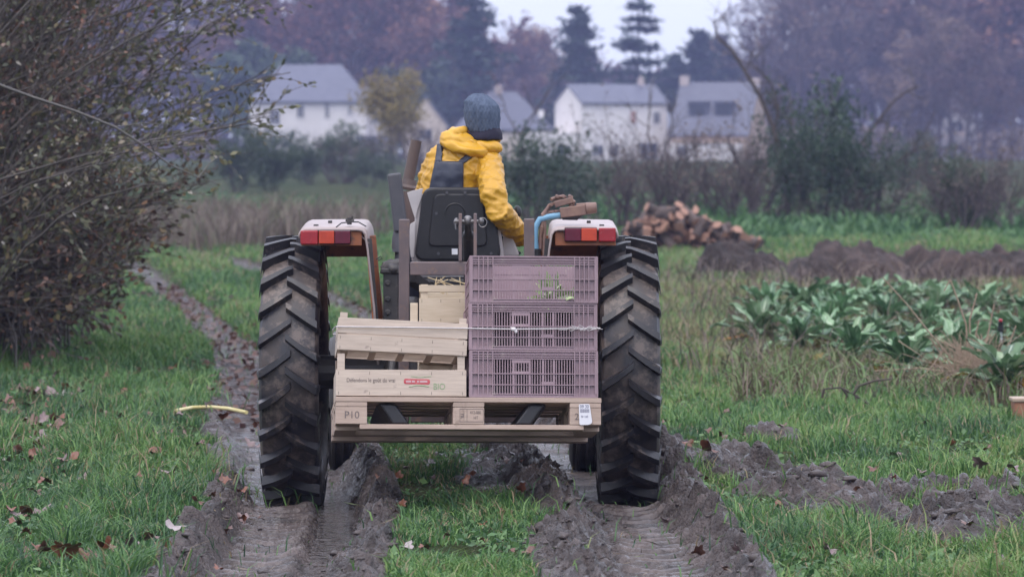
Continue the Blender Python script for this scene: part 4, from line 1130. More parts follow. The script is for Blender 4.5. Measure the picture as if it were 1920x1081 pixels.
def mk_conifer(seed, H, prof, whorls, mat_l, lsize, per=26, droop=-.1, gap=0.0, base=.12, flat=.5):
    rg = np.random.default_rng(seed); segs = []; pos = []
    segs += [((0, 0, -.2), (0.05, 0, H*.5), .32, .2), ((.05, 0, H*.5), (0, 0, H), .2, .03)]
    for i in range(whorls):
        t = base+(1-base)*(i+.5*rg.random())/whorls; z = H*t; rad = prof(t)*H
        nb = 7
        for k in range(nb):
            if rg.random() < gap: continue
            a = rg.random()*2*math.pi; L_ = rad*(.65+.5*rg.random())
            e = np.array([math.cos(a)*L_, math.sin(a)*L_, z+L_*droop+rg.normal(0, .15)]); s0 = np.array([0, 0, z])
            segs.append((s0, e, .06, .015))
            n = int(per*(.4+L_/(.2*H)))
            tt = rg.random(n)**.7
            pos.append(s0+(e-s0)*tt[:, None]+rg.normal(size=(n, 3))*np.array([.42, .42, .17])*(.35+L_*.22))
    pos = np.concatenate(pos)
    tr_ = segs_mesh('trunk', segs, 5); tr_.materials.append(bark)
    cr = leaves_mesh('crown', pos, lsize*(.6+.8*rg.random(len(pos))), rg=rg, asp=.45, flat=flat); cr.materials.append(mat_l)
    return tr_, cr

def mk_bush(seed, H, Wd, mat_l, nleaf, lsize, stems=16, bare=False, leafz=0., asp=.6, m_=None, nsub=6, sr=.02):
    rg = np.random.default_rng(seed); segs = []; tips = []
    spec = [(5, .12, .03, nsub, .6, .55), (4, .2, .03, 4, .6, .55), (3, .25, .0, 0, 0, 0)]
    for i in range(stems):
        a = rg.random()*2*math.pi; r0 = Wd*.16*rg.random()
        out = Wd/H*(.25+.6*rg.random())
        grow(rg, (math.cos(a)*r0, math.sin(a)*r0, -.05), (math.cos(a)*out, math.sin(a)*out, 1), H*(.65+.4*rg.random()), sr*H/2, 0, segs, tips, spec)
    tr_ = segs_mesh('stems', segs, 3); tr_.materials.append(m_ or twig_m)
    tp = np.array([t[0] for t in tips]); 
    if leafz: tp = tp[tp[:, 2] < leafz*H] if (tp[:, 2] < leafz*H).any() else tp
    pick = rg.integers(0, len(tp), nleaf); pos = tp[pick]+rg.normal(size=(nleaf, 3))*.09*H/2
    pos[:, 2] = np.abs(pos[:, 2])
    cr = leaves_mesh('foliage', pos, lsize*(.6+.8*rg.random(nleaf)), rg=rg, asp=asp); cr.materials.append(mat_l)
    return tr_, cr

# ---- the wood behind the houses
aut = [mk_broad(100+i, 17, autumn_l, 4000, .52) for i in range(2)] + [mk_broad(110, 17, mauve_l, 3600, .50)]
bare = [mk_broad(120+i, 17, mauve_l, 1300, .34, bare=True) for i in range(3)]
pine = mk_conifer(131, 22, lambda t: .20*max(.05, (1-t))**.6*(.55+.45*math.sin(t*23)**2), 17, pine_l, .75, per=50, droop=-.05, gap=.2, base=.2)
rcon = mk_conifer(132, 18, lambda t: .26*max(.03, 1-t)**.75+.02, 26, pine_l, .8, per=34, droop=-.05, base=.05)
cedar = mk_conifer(133, 22, lambda t: (.20*max(.05, 1-t)**.45), 15, pine_l, .8, per=60, droop=.02, gap=.12, base=.12, flat=.7)
evg = mk_broad(135, 13, green_l, 5200, .7)
def wood(kind, meshes, px, d, top, H0, label, group, wide=1.0):
    co = np.empty(len(meshes[1].vertices)*3, np.float32); meshes[1].vertices.foreach_get('co', co); H0 = float(np.percentile(co[2::3], 99))
    x = (px-960)/F*d; z = tz(x, d); H = CAMZ-(top-YH)/F*d - z
    o = plant(kind, meshes, (x, d, z-.1), label, 'tree', group, H/H0, random.random()*6.28)
    o.scale = (H/H0*wide, H/H0*wide, H/H0); return o
WG = 'trees of the wood behind the houses'
A_L = 'brown autumn tree in the misty wood behind the houses on the left'
M_L = 'rust brown autumn tree in the misty wood behind the houses on the right'
B_L = 'bare purplish tree in the wood on the right behind the houses'
for i, (px, d, top) in enumerate([(300, 455, -120), (390, 470, -60), (470, 440, -80), (548, 430, -20), (600, 470, -110), (655, 440, -55), (705, 475, -95), (760, 450, -35), (805, 430, 20), (838, 470, -60), (560, 500, -140), (230, 460, -90), (130, 470, -100), (40, 460, -80)]):
    wood('autumn_tree', aut[[0, 1, 2, 1][i % 4]], px, d, top, 17, A_L, WG, 1.15)
for i, (px, d, top) in enumerate([(925, 500, 55), (962, 520, 48), (1005, 510, 78), (1052, 540, 100)]):
    wood('autumn_tree', aut[i % 3], px, d, top, 17, 'low brown autumn tree in the misty gap between the dark conifers', WG, 1.3)
wood('tall_pine', pine, 884, 412, -105, 22, 'tall dark pine rising past the top edge behind the driver', WG, 1.25)
wood('tall_pine', pine, 742, 455, 40, 22, 'dark green pine half hidden among brown trees behind the left houses', WG, 1.2)
wood('round_conifer', rcon, 1083, 430, 18, 18, 'dark rounded conifer standing alone above the white house', WG, 1.05)
wood('cedar_tree', cedar, 1196, 430, -25, 22, 'layered cedar with gaps between its boughs behind the white house', WG, 1.0)
for i, (px, d, top) in enumerate([(1265, 470, 105), (1310, 480, 62), (1352, 500, 70)]):
    wood('round_conifer', rcon, px, d, top, 18, 'low dark conifer behind the roof with two dormers', WG, 1.3)
for i, (px, d, top) in enumerate([(1395, 430, 10), (1440, 445, -60), (1492, 425, -70), (1545, 450, -90), (1590, 430, -60), (1640, 445, -75), (1420, 480, -20), (1520, 480, -80)]):
    wood('bare_tree', bare[i % 3], px, d, top, 17, B_L, WG, 1.25)
for i, (px, d, top) in enumerate([(1660, 470, -100), (1700, 430, -40), (1750, 455, -110), (1800, 430, -70), (1850, 450, -100), (1905, 430, -60), (1960, 450, -90), (1620, 490, -110), (2040, 440, -80), (2130, 460, -90)]):
    wood('autumn_tree', aut[(i+1) % 3], px, d, top, 17, M_L, WG, 1.2)
for i, (px, d, top) in enumerate([(1722, 385, 40), (1785, 380, 20), (1842, 388, 30), (1690, 392, 60), (1762, 378, 70), (1808, 372, 60)]):
    wood('autumn_tree' if i % 2 else 'bare_tree', aut[2] if i % 2 else bare[i % 3], px, d, top, 17, 'bare purplish tree standing before the small pointed house at the right', WG, 1.1)
for i, (px, d, top) in enumerate([(520, 405, 85), (470, 400, 110)]):
    wood('evergreen_tree', evg, px, d, top, 13, 'dull green tree beside the large hipped roof' if i == 0 else 'dull green tree at the left of the large hipped roof, behind the hedge', WG, 1.2)
wood('evergreen_tree', evg, 790, 425, 120, 13, 'dull green tree above the low roofs left of the driver', WG, 1.3)
# far mass of the wood
N = 34000; d = 560+60*rng.random(N); x = (rng.random(N)*2-1)*d*.2; pxx = x/d*F+960
topy = np.interp(pxx, [-600, 300, 900, 1000, 1080, 1290, 1420, 2600], [60, 60, 90, 110, 130, 130, 110, 90]) + 25*fbm(x*.12, x*0, 3, 61)
zt_ = CAMZ-(topy-YH)/F*d; z = 1+(zt_-1)*rng.random(N)**.8
o = link('far_wood', leaves_mesh('far_wood', np.column_stack([x, d, z]), 1.3*(.6+.8*rng.random(N)), asp=.8), mauve_l)
tag(o, 'far misty mass of brown woodland closing the view', 'wood', kind='stuff')
N = 12000; d = 395+25*rng.random(N); x = (rng.random(N)*2-1)*d*.19; pxx = x/d*F+960
z = tz(0, 390)+ (1.2+2.4*(.5+.5*fbm(x*.15, x*0, 3, 62)))*rng.random(N)
k = (pxx > 1440) | (pxx < 420); 
o = link('wood_undergrowth', leaves_mesh('wood_undergrowth', np.column_stack([x, d, z])[k], .8*(.6+.8*rng.random(k.sum())), asp=.8), brownl)
tag(o, 'brownish undergrowth along the edge of the misty wood', 'undergrowth', kind='stuff')

# ---- houses
slate = mat('slate_roof', (.060, .063, .090), (.085, .088, .118), rough=.45, scale=1.2, sc=(1, 1, 3), bump=.1)
render_w = mat('white_render', (.70, .66, .64), (.62, .58, .57), rough=.8, scale=.6)
cream_w = mat('cream_render', (.60, .52, .44), (.54, .46, .39), rough=.8, scale=.6)
tan_w = mat('tan_stone', (.42, .31, .22), (.36, .27, .2), rough=.85, scale=1.5)
glass_m = mat('dark_window', (.014, .016, .024), (.025, .028, .038), rough=.35, scale=1, bump=0)
fram_m = mat('white_frame', (.62, .6, .6), rough=.5, scale=2, bump=0)
red_m = mat('terracotta_shutter', (.38, .12, .07), (.3, .1, .06), rough=.6, scale=2, bump=0)
chim_m = mat('chimney_render', (.50, .43, .40), (.42, .34, .32), rough=.8, scale=3)
HD = 380.0
def X(px, d=HD): return (px-960)/F*d
def Z(py, d=HD): return CAMZ-(py-YH)/F*d
def win(par, x0, x1, z0, z1, y, mt=glass_m, name='window'):
    mb = MB(); f_ = .09
    mb.box(x0, x1, y-.06, y+.02, z1-f_, z1); mb.box(x0, x1, y-.06, y+.02, z0, z0+f_); mb.box(x0, x0+f_, y-.058, y+.02, z0+f_, z1-f_); mb.box(x1-f_, x1, y-.058, y+.02, z0+f_, z1-f_)
    mb.box((x0+x1)/2-.04, (x0+x1)/2+.04, y-.05, y+.02, z0+f_, z1-f_)
    w_ = mb.build(name, fram_m, par); MB().box(x0+f_, x1-f_, y-.03, y+.01, z0+f_, z1-f_).build('pane', mt, w_); return w_
def house(label, x0, x1, y0, y1, ze, zr, wall, axis='x', hip=0., over=.35, gable_w=None, rx0=None, rx1=None):
    """axis = the ridge's direction; world coordinates relative to the house's base"""
    zb = tz((x0+x1)/2, y0); o = tag(empty('house', ((x0+x1)/2, (y0+y1)/2, zb)), label, 'house')
    cx, cy = (x0+x1)/2, (y0+y1)/2; a, b_ = (x1-x0)/2, (y1-y0)/2; e = ze-zb; r = zr-zb
    mb = MB()
    if axis == 'x':
        mb.prism([(-b_, -.5), (b_, -.5), (b_, e), (0, r-.12-(hip > 0)*(r-e)), (-b_, e)] if not hip else [(-b_, -.5), (b_, -.5), (b_, e), (-b_, e)], 'x', -a, a)
    else:
        mb.prism([(-a, -.5), (a, -.5), (a, e), (0, r-.12), (-a, e)], 'y', -b_, b_)
    mb.build('wall', wall, o)
    mb = MB(); t = .14
    if axis == 'x':
        bo = b_+over; k = (r-e)/b_; eo = e-k*over; ao = a+.2; hx = hip
        for s_ in (-1, 1):
            vs_ = [(-ao, s_*bo, eo), (ao, s_*bo, eo), (ao-hx, 0, r), (-ao+hx, 0, r)]
            vs_ += [(p[0], p[1], p[2]+t) for p in vs_]
            mb.add(vs_, [(0,1,2,3),(4,7,6,5),(0,4,5,1),(1,5,6,2),(2,6,7,3),(3,7,4,0)])
        if hip:
            for s_ in (-1, 1):
                vs_ = [(s_*ao, -bo, eo), (s_*ao, bo, eo), (s_*(ao-hx), 0, r)]; vs_ += [(p[0], p[1], p[2]+t) for p in vs_]
                mb.add(vs_, [(0,1,2),(3,5,4),(0,3,4,1),(1,4,5,2),(2,5,3,0)])
    else:
        ao = a+over; k = (r-e)/a; eo = e-k*over; bo = b_+.2
        for s_ in (-1, 1):
            vs_ = [(s_*ao, -bo, eo), (s_*ao, bo, eo), (0, bo, r), (0, -bo, r)]; vs_ += [(p[0], p[1], p[2]+t) for p in vs_]
            mb.add(vs_, [(0,1,2,3),(4,7,6,5),(0,4,5,1),(1,5,6,2),(2,6,7,3),(3,7,4,0)])
    rf = mb.build('roof', slate, o)
    return o, rf, (cx, cy, zb)
def chim(rf, c, px, py0, py1, y, w_=.7):
    x = X(px)-c[0]; mb = MB(); mb.box(x-w_/2, x+w_/2, y, y+.6, Z(py1)-c[2], Z(py0)-c[2]-.25); mb.box(x-w_/2-.08, x+w_/2+.08, y-.08, y+.68, Z(py0)-c[2]-.25, Z(py0)-c[2]-.1); mb.tube([(x, y+.3, Z(py0)-c[2]-.1), (x, y+.3, Z(py0)-c[2]+.1)], .16, 8)
    mb.build('chimney', chim_m, rf)
# large hipped house on the left
o, rf, c = house('large white house with a grey hipped slate roof left of the yellow tree', X(474), X(690), 376, 388, Z(190), Z(123), render_w, 'x', hip=2.8)
for a, b_, p, q in ((612, 622, 194, 222), (655, 664, 196, 216), (560, 575, 196, 222), (676, 700, 248, 268)): 
    if b_ < 690: win(o, X(a)-c[0], X(b_)-c[0], Z(q)-c[2], Z(p)-c[2], 376-c[1]-.02)
win(o, X(510)-c[0], X(530)-c[0], Z(235)-c[2], Z(205)-c[2], 376-c[1]-.02)
o, rf, c = house('low white house with a slate roof attached right of the large hipped house', X(684), X(742), 379, 386, Z(190), Z(166), render_w, 'x')
win(o, X(697)-c[0], X(712)-c[0], Z(232)-c[2], Z(208)-c[2], 379-c[1]-.02)
MB().box(X(672)-c[0], X(728)-c[0], 374-c[1], 378.9-c[1], Z(262)-c[2], Z(255)-c[2]).build('lean_to_roof', slate, o)
o, rf, c = house('grey roofed house partly hidden behind the yellow olive tree', X(752), X(836), 388, 398, Z(235), Z(180), cream_w, 'y')
win(o, -.7, .7, Z(262)-c[2], Z(240)-c[2], 388-c[1]-.02)
# house behind the driver: gable at the left, long roof
o, rf, c = house('cream gabled house with a slate roof and chimney directly behind the driver', X(850), X(1036), 384, 393, Z(240), Z(172), cream_w, 'x', hip=3.6)
chim(rf, c, 934, 158, 185, -.3); win(o, X(866)-c[0], X(880)-c[0], Z(270)-c[2], Z(246)-c[2], 384-c[1]-.02)
mb = MB(); k = (Z(172)-Z(240))/4.5
yy = -3.0; zz = Z(240)-c[2]+k*1.5+.18; mb.add([(X(1010)-c[0], yy-.4, zz-.4*k), (X(1020)-c[0], yy-.4, zz-.4*k), (X(1020)-c[0], yy+.4, zz+.4*k), (X(1010)-c[0], yy+.4, zz+.4*k), (X(1010)-c[0], yy-.4, zz-.4*k+.1), (X(1020)-c[0], yy-.4, zz-.4*k+.1), (X(1020)-c[0], yy+.4, zz+.4*k+.1), (X(1010)-c[0], yy+.4, zz+.4*k+.1)], [(0,3,2,1),(4,5,6,7),(0,1,5,4),(1,2,6,5),(2,3,7,6),(3,0,4,7)]); mb.build('skylight', fram_m, rf)
# white house turned a little so that its left gable shows
hw = empty('house'); zb = tz(X(1146), 382)
hw.location = (X(1146), 382, zb); hw.rotation_euler = (0, 0, R(22)); tag(hw, 'white two storey house with its left gable showing and a red shutter', 'house')
a, b_, e, r = 4.4, 3.3, Z(193)-zb, Z(160)-zb
MB().prism([(-b_, -.5), (b_, -.5), (b_, e), (0, r-.1), (-b_, e)], 'x', -a, a).build('wall', render_w, hw)
mb = MB(); t = .14; k = (r-e)/b_
for s_ in (-1, 1):
    vs_ = [(-a-.15, s_*(b_+.3), e-.3*k), (a+.15, s_*(b_+.3), e-.3*k), (a+.15, 0, r), (-a-.15, 0, r)]; vs_ += [(p[0], p[1], p[2]+t) for p in vs_]
    mb.add(vs_, [(0,1,2,3),(4,7,6,5),(0,4,5,1),(1,5,6,2),(2,6,7,3),(3,7,4,0)])
rf = mb.build('roof', slate, hw); mb = MB(); mb.box(2.9, 3.4, -.25, .25, r-.2, r+.7); mb.tube([(3.15, 0, r+.7), (3.15, 0, r+.95)], .15, 8); mb.build('chimney', chim_m, rf)
win(hw, .55, 1.25, e-2.0, e-.7, -b_-.02, red_m); win(hw, -3.4, -2.2, .4, 1.5, -b_-.02); win(hw, 2.9, 3.7, e-2.0, e-.8, -b_-.02); win(hw, -1.6, -.6, .3, 1.5, -b_-.02); win(hw, 1.5, 3.4, .0, 1.7, -b_-.02)
mb = MB(); mb.box(-a-3.2, -a-.02, -b_+.4, b_, -.5, 2.6); w_ = mb.build('annex', render_w, hw); MB().box(-a-2.2, -a-1.0, -b_+.36, -b_+.42, .5, 1.4).build('window', glass_m, w_)
MB().box(a+.02, a+2.8, -b_+.2, b_, -.5, 2.5).build('annex', render_w, hw)
mb = MB(); vs_ = [(a+.02, -b_-.1, 2.5), (a+2.95, -b_-.1, 2.5), (a+2.95, b_, 4.6), (a+.02, b_, 4.6)]; vs_ += [(p[0], p[1], p[2]+.12) for p in vs_]; mb.add(vs_, [(0,3,2,1),(4,5,6,7),(0,1,5,4),(1,2,6,5),(2,3,7,6),(3,0,4,7)]); mb.build('annex_roof', slate, hw)
# dormer house
hz = empty('house'); zb = tz(X(1345), 376); hz.location = (X(1350), 380, zb); hz.rotation_euler = (0, 0, R(-16)); tag(hz, 'tan gabled house with a big slate roof and two dark dormer windows', 'house')
a, b_, e, r = 3.75, 4.6, Z(250)-zb, Z(157)-zb
MB().prism([(-b_, -.5), (b_, -.5), (b_, e), (0, r-.12), (-b_, e)], 'x', -a, a).build('wall', tan_w, hz)
mb = MB(); k = (r-e)/b_
for s_ in (-1, 1):
    vs_ = [(-a-.1, s_*(b_+.3), e-.3*k), (a+.12, s_*(b_+.3), e-.3*k), (a+.12, 0, r), (-a-.1, 0, r)]; vs_ += [(p[0], p[1], p[2]+t) for p in vs_]
    mb.add(vs_, [(0,1,2,3),(4,7,6,5),(0,4,5,1),(1,5,6,2),(2,6,7,3),(3,7,4,0)])
rf = mb.build('roof', slate, hz)
for x_ in (-1.45, 1.05):
    y_ = -3.1; z0 = e+(b_+y_)*k+.1
    mb = MB(); mb.box(x_-.92, x_+.92, y_, y_+2.2, z0-.1, z0+1.25); dm = mb.build('dormer', slate, rf); MB().box(x_-.72, x_+.72, y_-.06, y_-.003, z0+.05, z0+1.15).build('window', glass_m, dm)
    mb = MB(); mb.box(x_-1.0, x_+1.0, y_-.2, y_+2.4, z0+1.26, z0+1.36); mb.build('dormer_roof', slate, dm)
mb = MB(); mb.box(-a-.1, -a+.7, -.3, .3, r-.5, r+.75); mb.build('chimney', chim_m, rf); mb = MB(); mb.box(a-.6, a+.1, -.3, .3, r-.7, r+.5); mb.build('chimney', chim_m, rf)
MB().box(-2.4, 1.8, -b_-2.6, -b_-.02, e-.95, e-.8).build('porch_roof', tan_w, hz); MB().box(-3.2, 3.4, -b_-2.4, -b_-.05, -.5, e-1.0).build('porch', render_w, hz)
win(hz, -2.6, -1.4, .4, 1.4, -b_-2.42)
o, rf, c = house('small house with a pointed roof deep among the trees at the right', X(1765, 400), X(1830, 400), 400, 407, Z(222, 400), Z(168, 400), mat('grey_render', (.34, .32, .33), (.28, .26, .27), scale=.8), 'y')
win(o, -.9, .5, Z(250, 400)-c[2], Z(225, 400)-c[2], 400-c[1]-.02)

# ---- hedges and shrubs of the middle distance
def shrub(kind, meshes, px, base, H, H0, label, group=None, wide=1.0, d=None, parts=('stems', 'foliage'), cat='shrub'):
    if d is None:
        lo, hi = 30., 300.
        for _ in range(40):
            mid = (lo+hi)/2; yv = YH+(CAMZ-tz((px-960)/F*mid, mid))/mid*F
            lo, hi = (mid, hi) if yv > base else (lo, mid)
        d = lo
    x = (px-960)/F*d; o = plant(kind, meshes, (x, d, tz(x, d)-.05), label, cat, group, H/H0, random.random()*6.28, parts); o.scale = (H/H0*wide, H/H0*wide, H/H0); return o
thin_m = mat('thicket_twigs', (.042, .033, .033), (.085, .065, .062), rough=.8, scale=5, bump=0)
thick = [mk_bush(200+i, 2.2, 2.2, brownl, 420, .08, 12, m_=thin_m, sr=.034) for i in range(3)]
greenb = [mk_bush(210+i, 2.0, 2.2, green_l, 3800, .12, 14) for i in range(2)]
ivyb = [mk_bush(220+i, 2.0, 1.7, ivy_l, 3000, .10, 16) for i in range(2)]
oliv = mk_broad(231, 5, olive_l, 4200, .22, trunk_r=.09)
SG = 'shrubs along the far edge of the meadow'
shrub('ivy_shrub', ivyb[0], 1000, 418, 1.95, 2.0, 'dark evergreen shrub just right of the driver', SG, .75, d=84)
shrub('ivy_shrub', ivyb[1], 1068, 420, 1.45, 2.0, 'dark green shrub left of the bare thicket, above the firewood', SG, .8, d=86)
for px, H, d, l in ((1165, 1.9, 88, 'bare brown thicket below the white house'), (1215, 2.2, 90, 'tall bare brown thicket in front of the white house wall'), (1270, 1.7, 87, 'bare brown thicket behind the firewood pile'), (1330, 2.0, 89, 'bare thicket below the dormer house'), (1385, 1.9, 86, 'bare thicket left of the ivy covered shrub'), (1425, 2.3, 90, 'bare twiggy thicket against the ivy covered shrub')):
    shrub('bare_thicket', thick[px % 3], px, 0, H, 2.2, l, SG, 1.0, d=d)
shrub('ivy_shrub', ivyb[0], 1545, 0, 2.75, 2.0, 'tallest dark ivy covered shrub right of the dormer house', SG, .58, d=88)
shrub('ivy_shrub', ivyb[1], 1490, 0, 1.9, 2.0, 'dark ivy covered shrub at the foot of the leaning bare tree', SG, .55, d=86)
shrub('ivy_shrub', ivyb[0], 1605, 0, 1.9, 2.0, 'dark ivy shrub on the right flank of the tallest ivy shrub', SG, .55, d=87)
shrub('bare_thicket', thick[0], 1640, 0, 1.9, 2.2, 'brown thicket right of the ivy covered shrubs', SG, .9, d=90)
shrub('green_shrub', greenb[0], 1727, 330, 1.7, 2.0, 'dull green conifer like shrub deep in the meadow at the right', SG, .8, d=130)
for px, H, d, l in ((1805, 1.75, 86, 'brown green shrub before the wood at the right'), (1848, 1.9, 89, 'larger brown shrub close to the right edge'), (1905, 1.5, 84, 'brown shrub cut by the right edge'), (1765, 1.3, 92, 'small brown shrub left of the right hand shrubs')):
    shrub('brown_shrub', thick[px % 3], px, 0, H, 2.2, l, SG, .95, d=d)
    
shrub('green_shrub', greenb[1], 1830, 0, 1.3, 2.0, 'dull green shrub among the brown shrubs at the right', SG, 1.0, d=88)
for px, H, d, l in ((625, 2.0, 170, 'dark brown green shrub in front of the large hipped house'), (585, 1.5, 165, 'dark shrub left of the large brown green shrub'), (505, 1.6, 150, 'dull green shrub behind the dry grass at the left'), (445, 1.9, 150, 'dull green shrub half hidden by the overhanging bush'), (690, 1.2, 160, 'low green shrub below the yellow olive tree')):
    shrub('green_shrub', greenb[px % 2], px, 0, H, 2.0, l, SG, .95, d=d)
for px, H, d, l in ((640, 2.1, 168, 'brown twiggy shrub before the large hipped house'), (790, 2.6, 190, 'brown twiggy shrub left of the driver')):
    shrub('bare_thicket', thick[px % 3], px, 0, H, 2.2, l, SG, 1.2, d=d)
shrub('olive_tree', oliv, 742, 0, 4.1, 5, 'small yellow olive autumn tree left of the driver', None, 1.0, d=200, parts=('trunk', 'crown'), cat='tree')
# dark blue green hedge by the left house, low green bank
dkh = mk_bush(240, 2.0, 3.0, ivy_l, 2600, .16, 18)
for px, l in ((500, 'dark hedge section behind the overhanging bush'), (700, 'dark hedge section under the low roof')):
    shrub('dark_hedge', dkh, px, 0, 1.8 if px < 600 else 1.3, 2.0, l, 'dark hedge below the left houses', 1.3, d=215, cat='hedge')

# brown undergrowth filling the foot of the far shrubs
N = 7000; d = 87+9*rng.random(N); x = rng.uniform(-.2, 12.5, N)/88*d; hh = (.75+.55*fbm(x*.7, d*.1, 3, 66))*smooth(-.3, .5, x)*(1-.75*smooth(1.7, 2.2, x)*(1-smooth(4.6, 5.4, x)))
z = terrain(x, d)[0]+np.clip(hh, .15, 2)*rng.random(N)**1.2
o = link('hedge_undergrowth', leaves_mesh('hedge_undergrowth', np.column_stack([x, d, z]), .10*(.5+rng.random(N)), asp=.5), leafmat('undergrowth', [(0, (.045, .055, .034)), (.5, (.095, .088, .06)), (1, (.17, .135, .11))]))
tag(o, 'brown green undergrowth tangled between the far shrubs', 'undergrowth', kind='stuff')

# leaning bare tree at the right
def wpts(pts, d): return [P(x_, y_, d) for x_, y_ in pts]
mb = MB(); segs = []; tips = []; rgl = np.random.default_rng(5)
def limb(pts, d, r0, r1, tw=10, tl=.7):
    p = wpts(pts, d)
    for i in range(len(p)-1):
        ra = r0+(r1-r0)*i/(len(p)-1); rb = r0+(r1-r0)*(i+1)/(len(p)-1); segs.append((np.array(p[i]), np.array(p[i+1]), ra, rb))
    for k in range(tw):
        i = rgl.integers(0, len(p)-1); t = rgl.random(); q = np.array(p[i].lerp(p[i+1], t)); dr = unit(np.array(p[i+1]-p[i])+rgl.normal(size=3)*.7)
        grow(rgl, q, dr, tl*(.5+rgl.random()), .012, 0, segs, tips, [(4, .2, .03, 4, .6, .6), (3, .25, .0, 0, 0, 0)])
D0 = 87.
limb([(1478, 345), (1462, 290), (1448, 235), (1425, 180), (1398, 135), (1372, 95), (1345, 70)], D0, .075, .028, 10)
limb([(1345, 70), (1338, 45), (1330, 30)], D0, .018, .006, 4, .5); limb([(1398, 135), (1408, 105), (1420, 90)], D0, .02, .008, 4)
limb([(1425, 180), (1440, 170), (1450, 190), (1462, 220)], D0, .022, .02, 3); limb([(1452, 245), (1460, 200), (1448, 160), (1420, 130), (1405, 115)], D0, .035, .012, 6)
limb([(1484, 340), (1486, 270), (1484, 200), (1480, 175)], D0, .03, .012, 6); limb([(1476, 420), (1478, 345)], D0, .075, .062, 0)
lb = tag(empty('leaning_bare_tree', P(1476, 428, D0)), 'leaning bare dark tree whose thin trunk rises to the left beside the ivy shrub', 'tree')
off = np.array(P(1476, 428, D0)); segs2 = [(s_[0]-off, s_[1]-off, s_[2], s_[3]) for s_ in segs]
link('trunk', segs_mesh('trunk', segs2, 6), bark, lb)
segs = []; tips = []
limb([(1580, 420), (1590, 330), (1585, 250), (1560, 190), (1552, 150)], 90., .055, .018, 8); limb([(1588, 330), (1620, 260), (1680, 185), (1720, 160)], 90., .045, .016, 8)
limb([(1640, 420), (1650, 330), (1700, 290), (1750, 268)], 90., .045, .016, 9); limb([(1600, 400), (1640, 300), (1665, 240), (1650, 215)], 90, .025, .008, 8)
limb([(1570, 400), (1540, 300), (1530, 220), (1536, 150)], 90, .025, .008, 8)
o = tag(empty('bare_tree', P(1600, 425, 90)), 'spindly bare tree growing up out of the tallest ivy shrub', 'tree'); off = np.array(P(1600, 425, 90))
link('trunk', segs_mesh('trunk', [(s_[0]-off, s_[1]-off, s_[2], s_[3]) for s_ in segs], 5), bark, o)
segs = []; tips = []
limb([(985, 430), (988, 330), (975, 255), (990, 225), (1012, 200), (1030, 170)], 95, .03, .01, 7); limb([(975, 255), (950, 215), (945, 190)], 95, .02, .008, 4)
o = tag(empty('bare_sapling', P(985, 425, 95)), 'thin bare sapling with forked branches just right of the blue hat', 'tree'); off = np.array(P(985, 425, 95))
link('trunk', segs_mesh('trunk', [(s_[0]-off, s_[1]-off, s_[2], s_[3]) for s_ in segs], 5), bark, o)
segs = []; tips = []
limb([(1225, 430), (1232, 330), (1215, 250), (1218, 170)], 88, .02, .008, 7); limb([(1232, 330), (1262, 230), (1248, 185)], 88, .018, .006, 6); limb([(1310, 430), (1300, 330), (1305, 255)], 88, .018, .007, 5); limb([(1160, 440), (1170, 340), (1150, 290)], 88, .015, .006, 5)
o = tag(empty('bare_sapling', P(1225, 425, 88)), 'thin bare sapling standing before the white house', 'tree'); off = np.array(P(1225, 425, 88))
link('trunk', segs_mesh('trunk', [(s_[0]-off, s_[1]-off, s_[2], s_[3]) for s_ in segs], 5), bark, o)

# ================================================================ big bushes at the left
hedge_l = leafmat('grey_green_leaves', [(0, (.065, .075, .048)), (.35, (.105, .112, .062)), (.7, (.165, .160, .085)), (.88, (.22, .16, .08)), (1, (.42, .39, .35))], rough=.45, trans=.25, ovar=0)
bram_l = leafmat('reddish_bramble_leaves', [(0, (.06, .048, .042)), (.4, (.11, .075, .06)), (.75, (.18, .095, .07)), (.92, (.28, .12, .07)), (1, (.38, .31, .27))], rough=.5, trans=.25, ovar=0)
low_l = leafmat('bramble_greens', [(0, (.055, .038, .03)), (.35, (.11, .062, .045)), (.6, (.08, .095, .045)), (.8, (.15, .13, .06)), (1, (.26, .11, .06))], rough=.5, trans=.25, ovar=0)
hb_m = mat('grey_brown_stems', (.055, .045, .042), (.10, .085, .075), rough=.7, scale=20, bump=0)
maxpx_y = [-700, -60, 0, 60, 120, 160, 220, 260, 330, 380, 450, 520, 560, 610, 660, 700, 760]
maxpx_x = [760, 600, 555, 530, 560, 545, 520, 490, 430, 370, 300, 255, 235, 190, 110, 40, -40]
def sil(py): return np.interp(py, maxpx_y, maxpx_x)
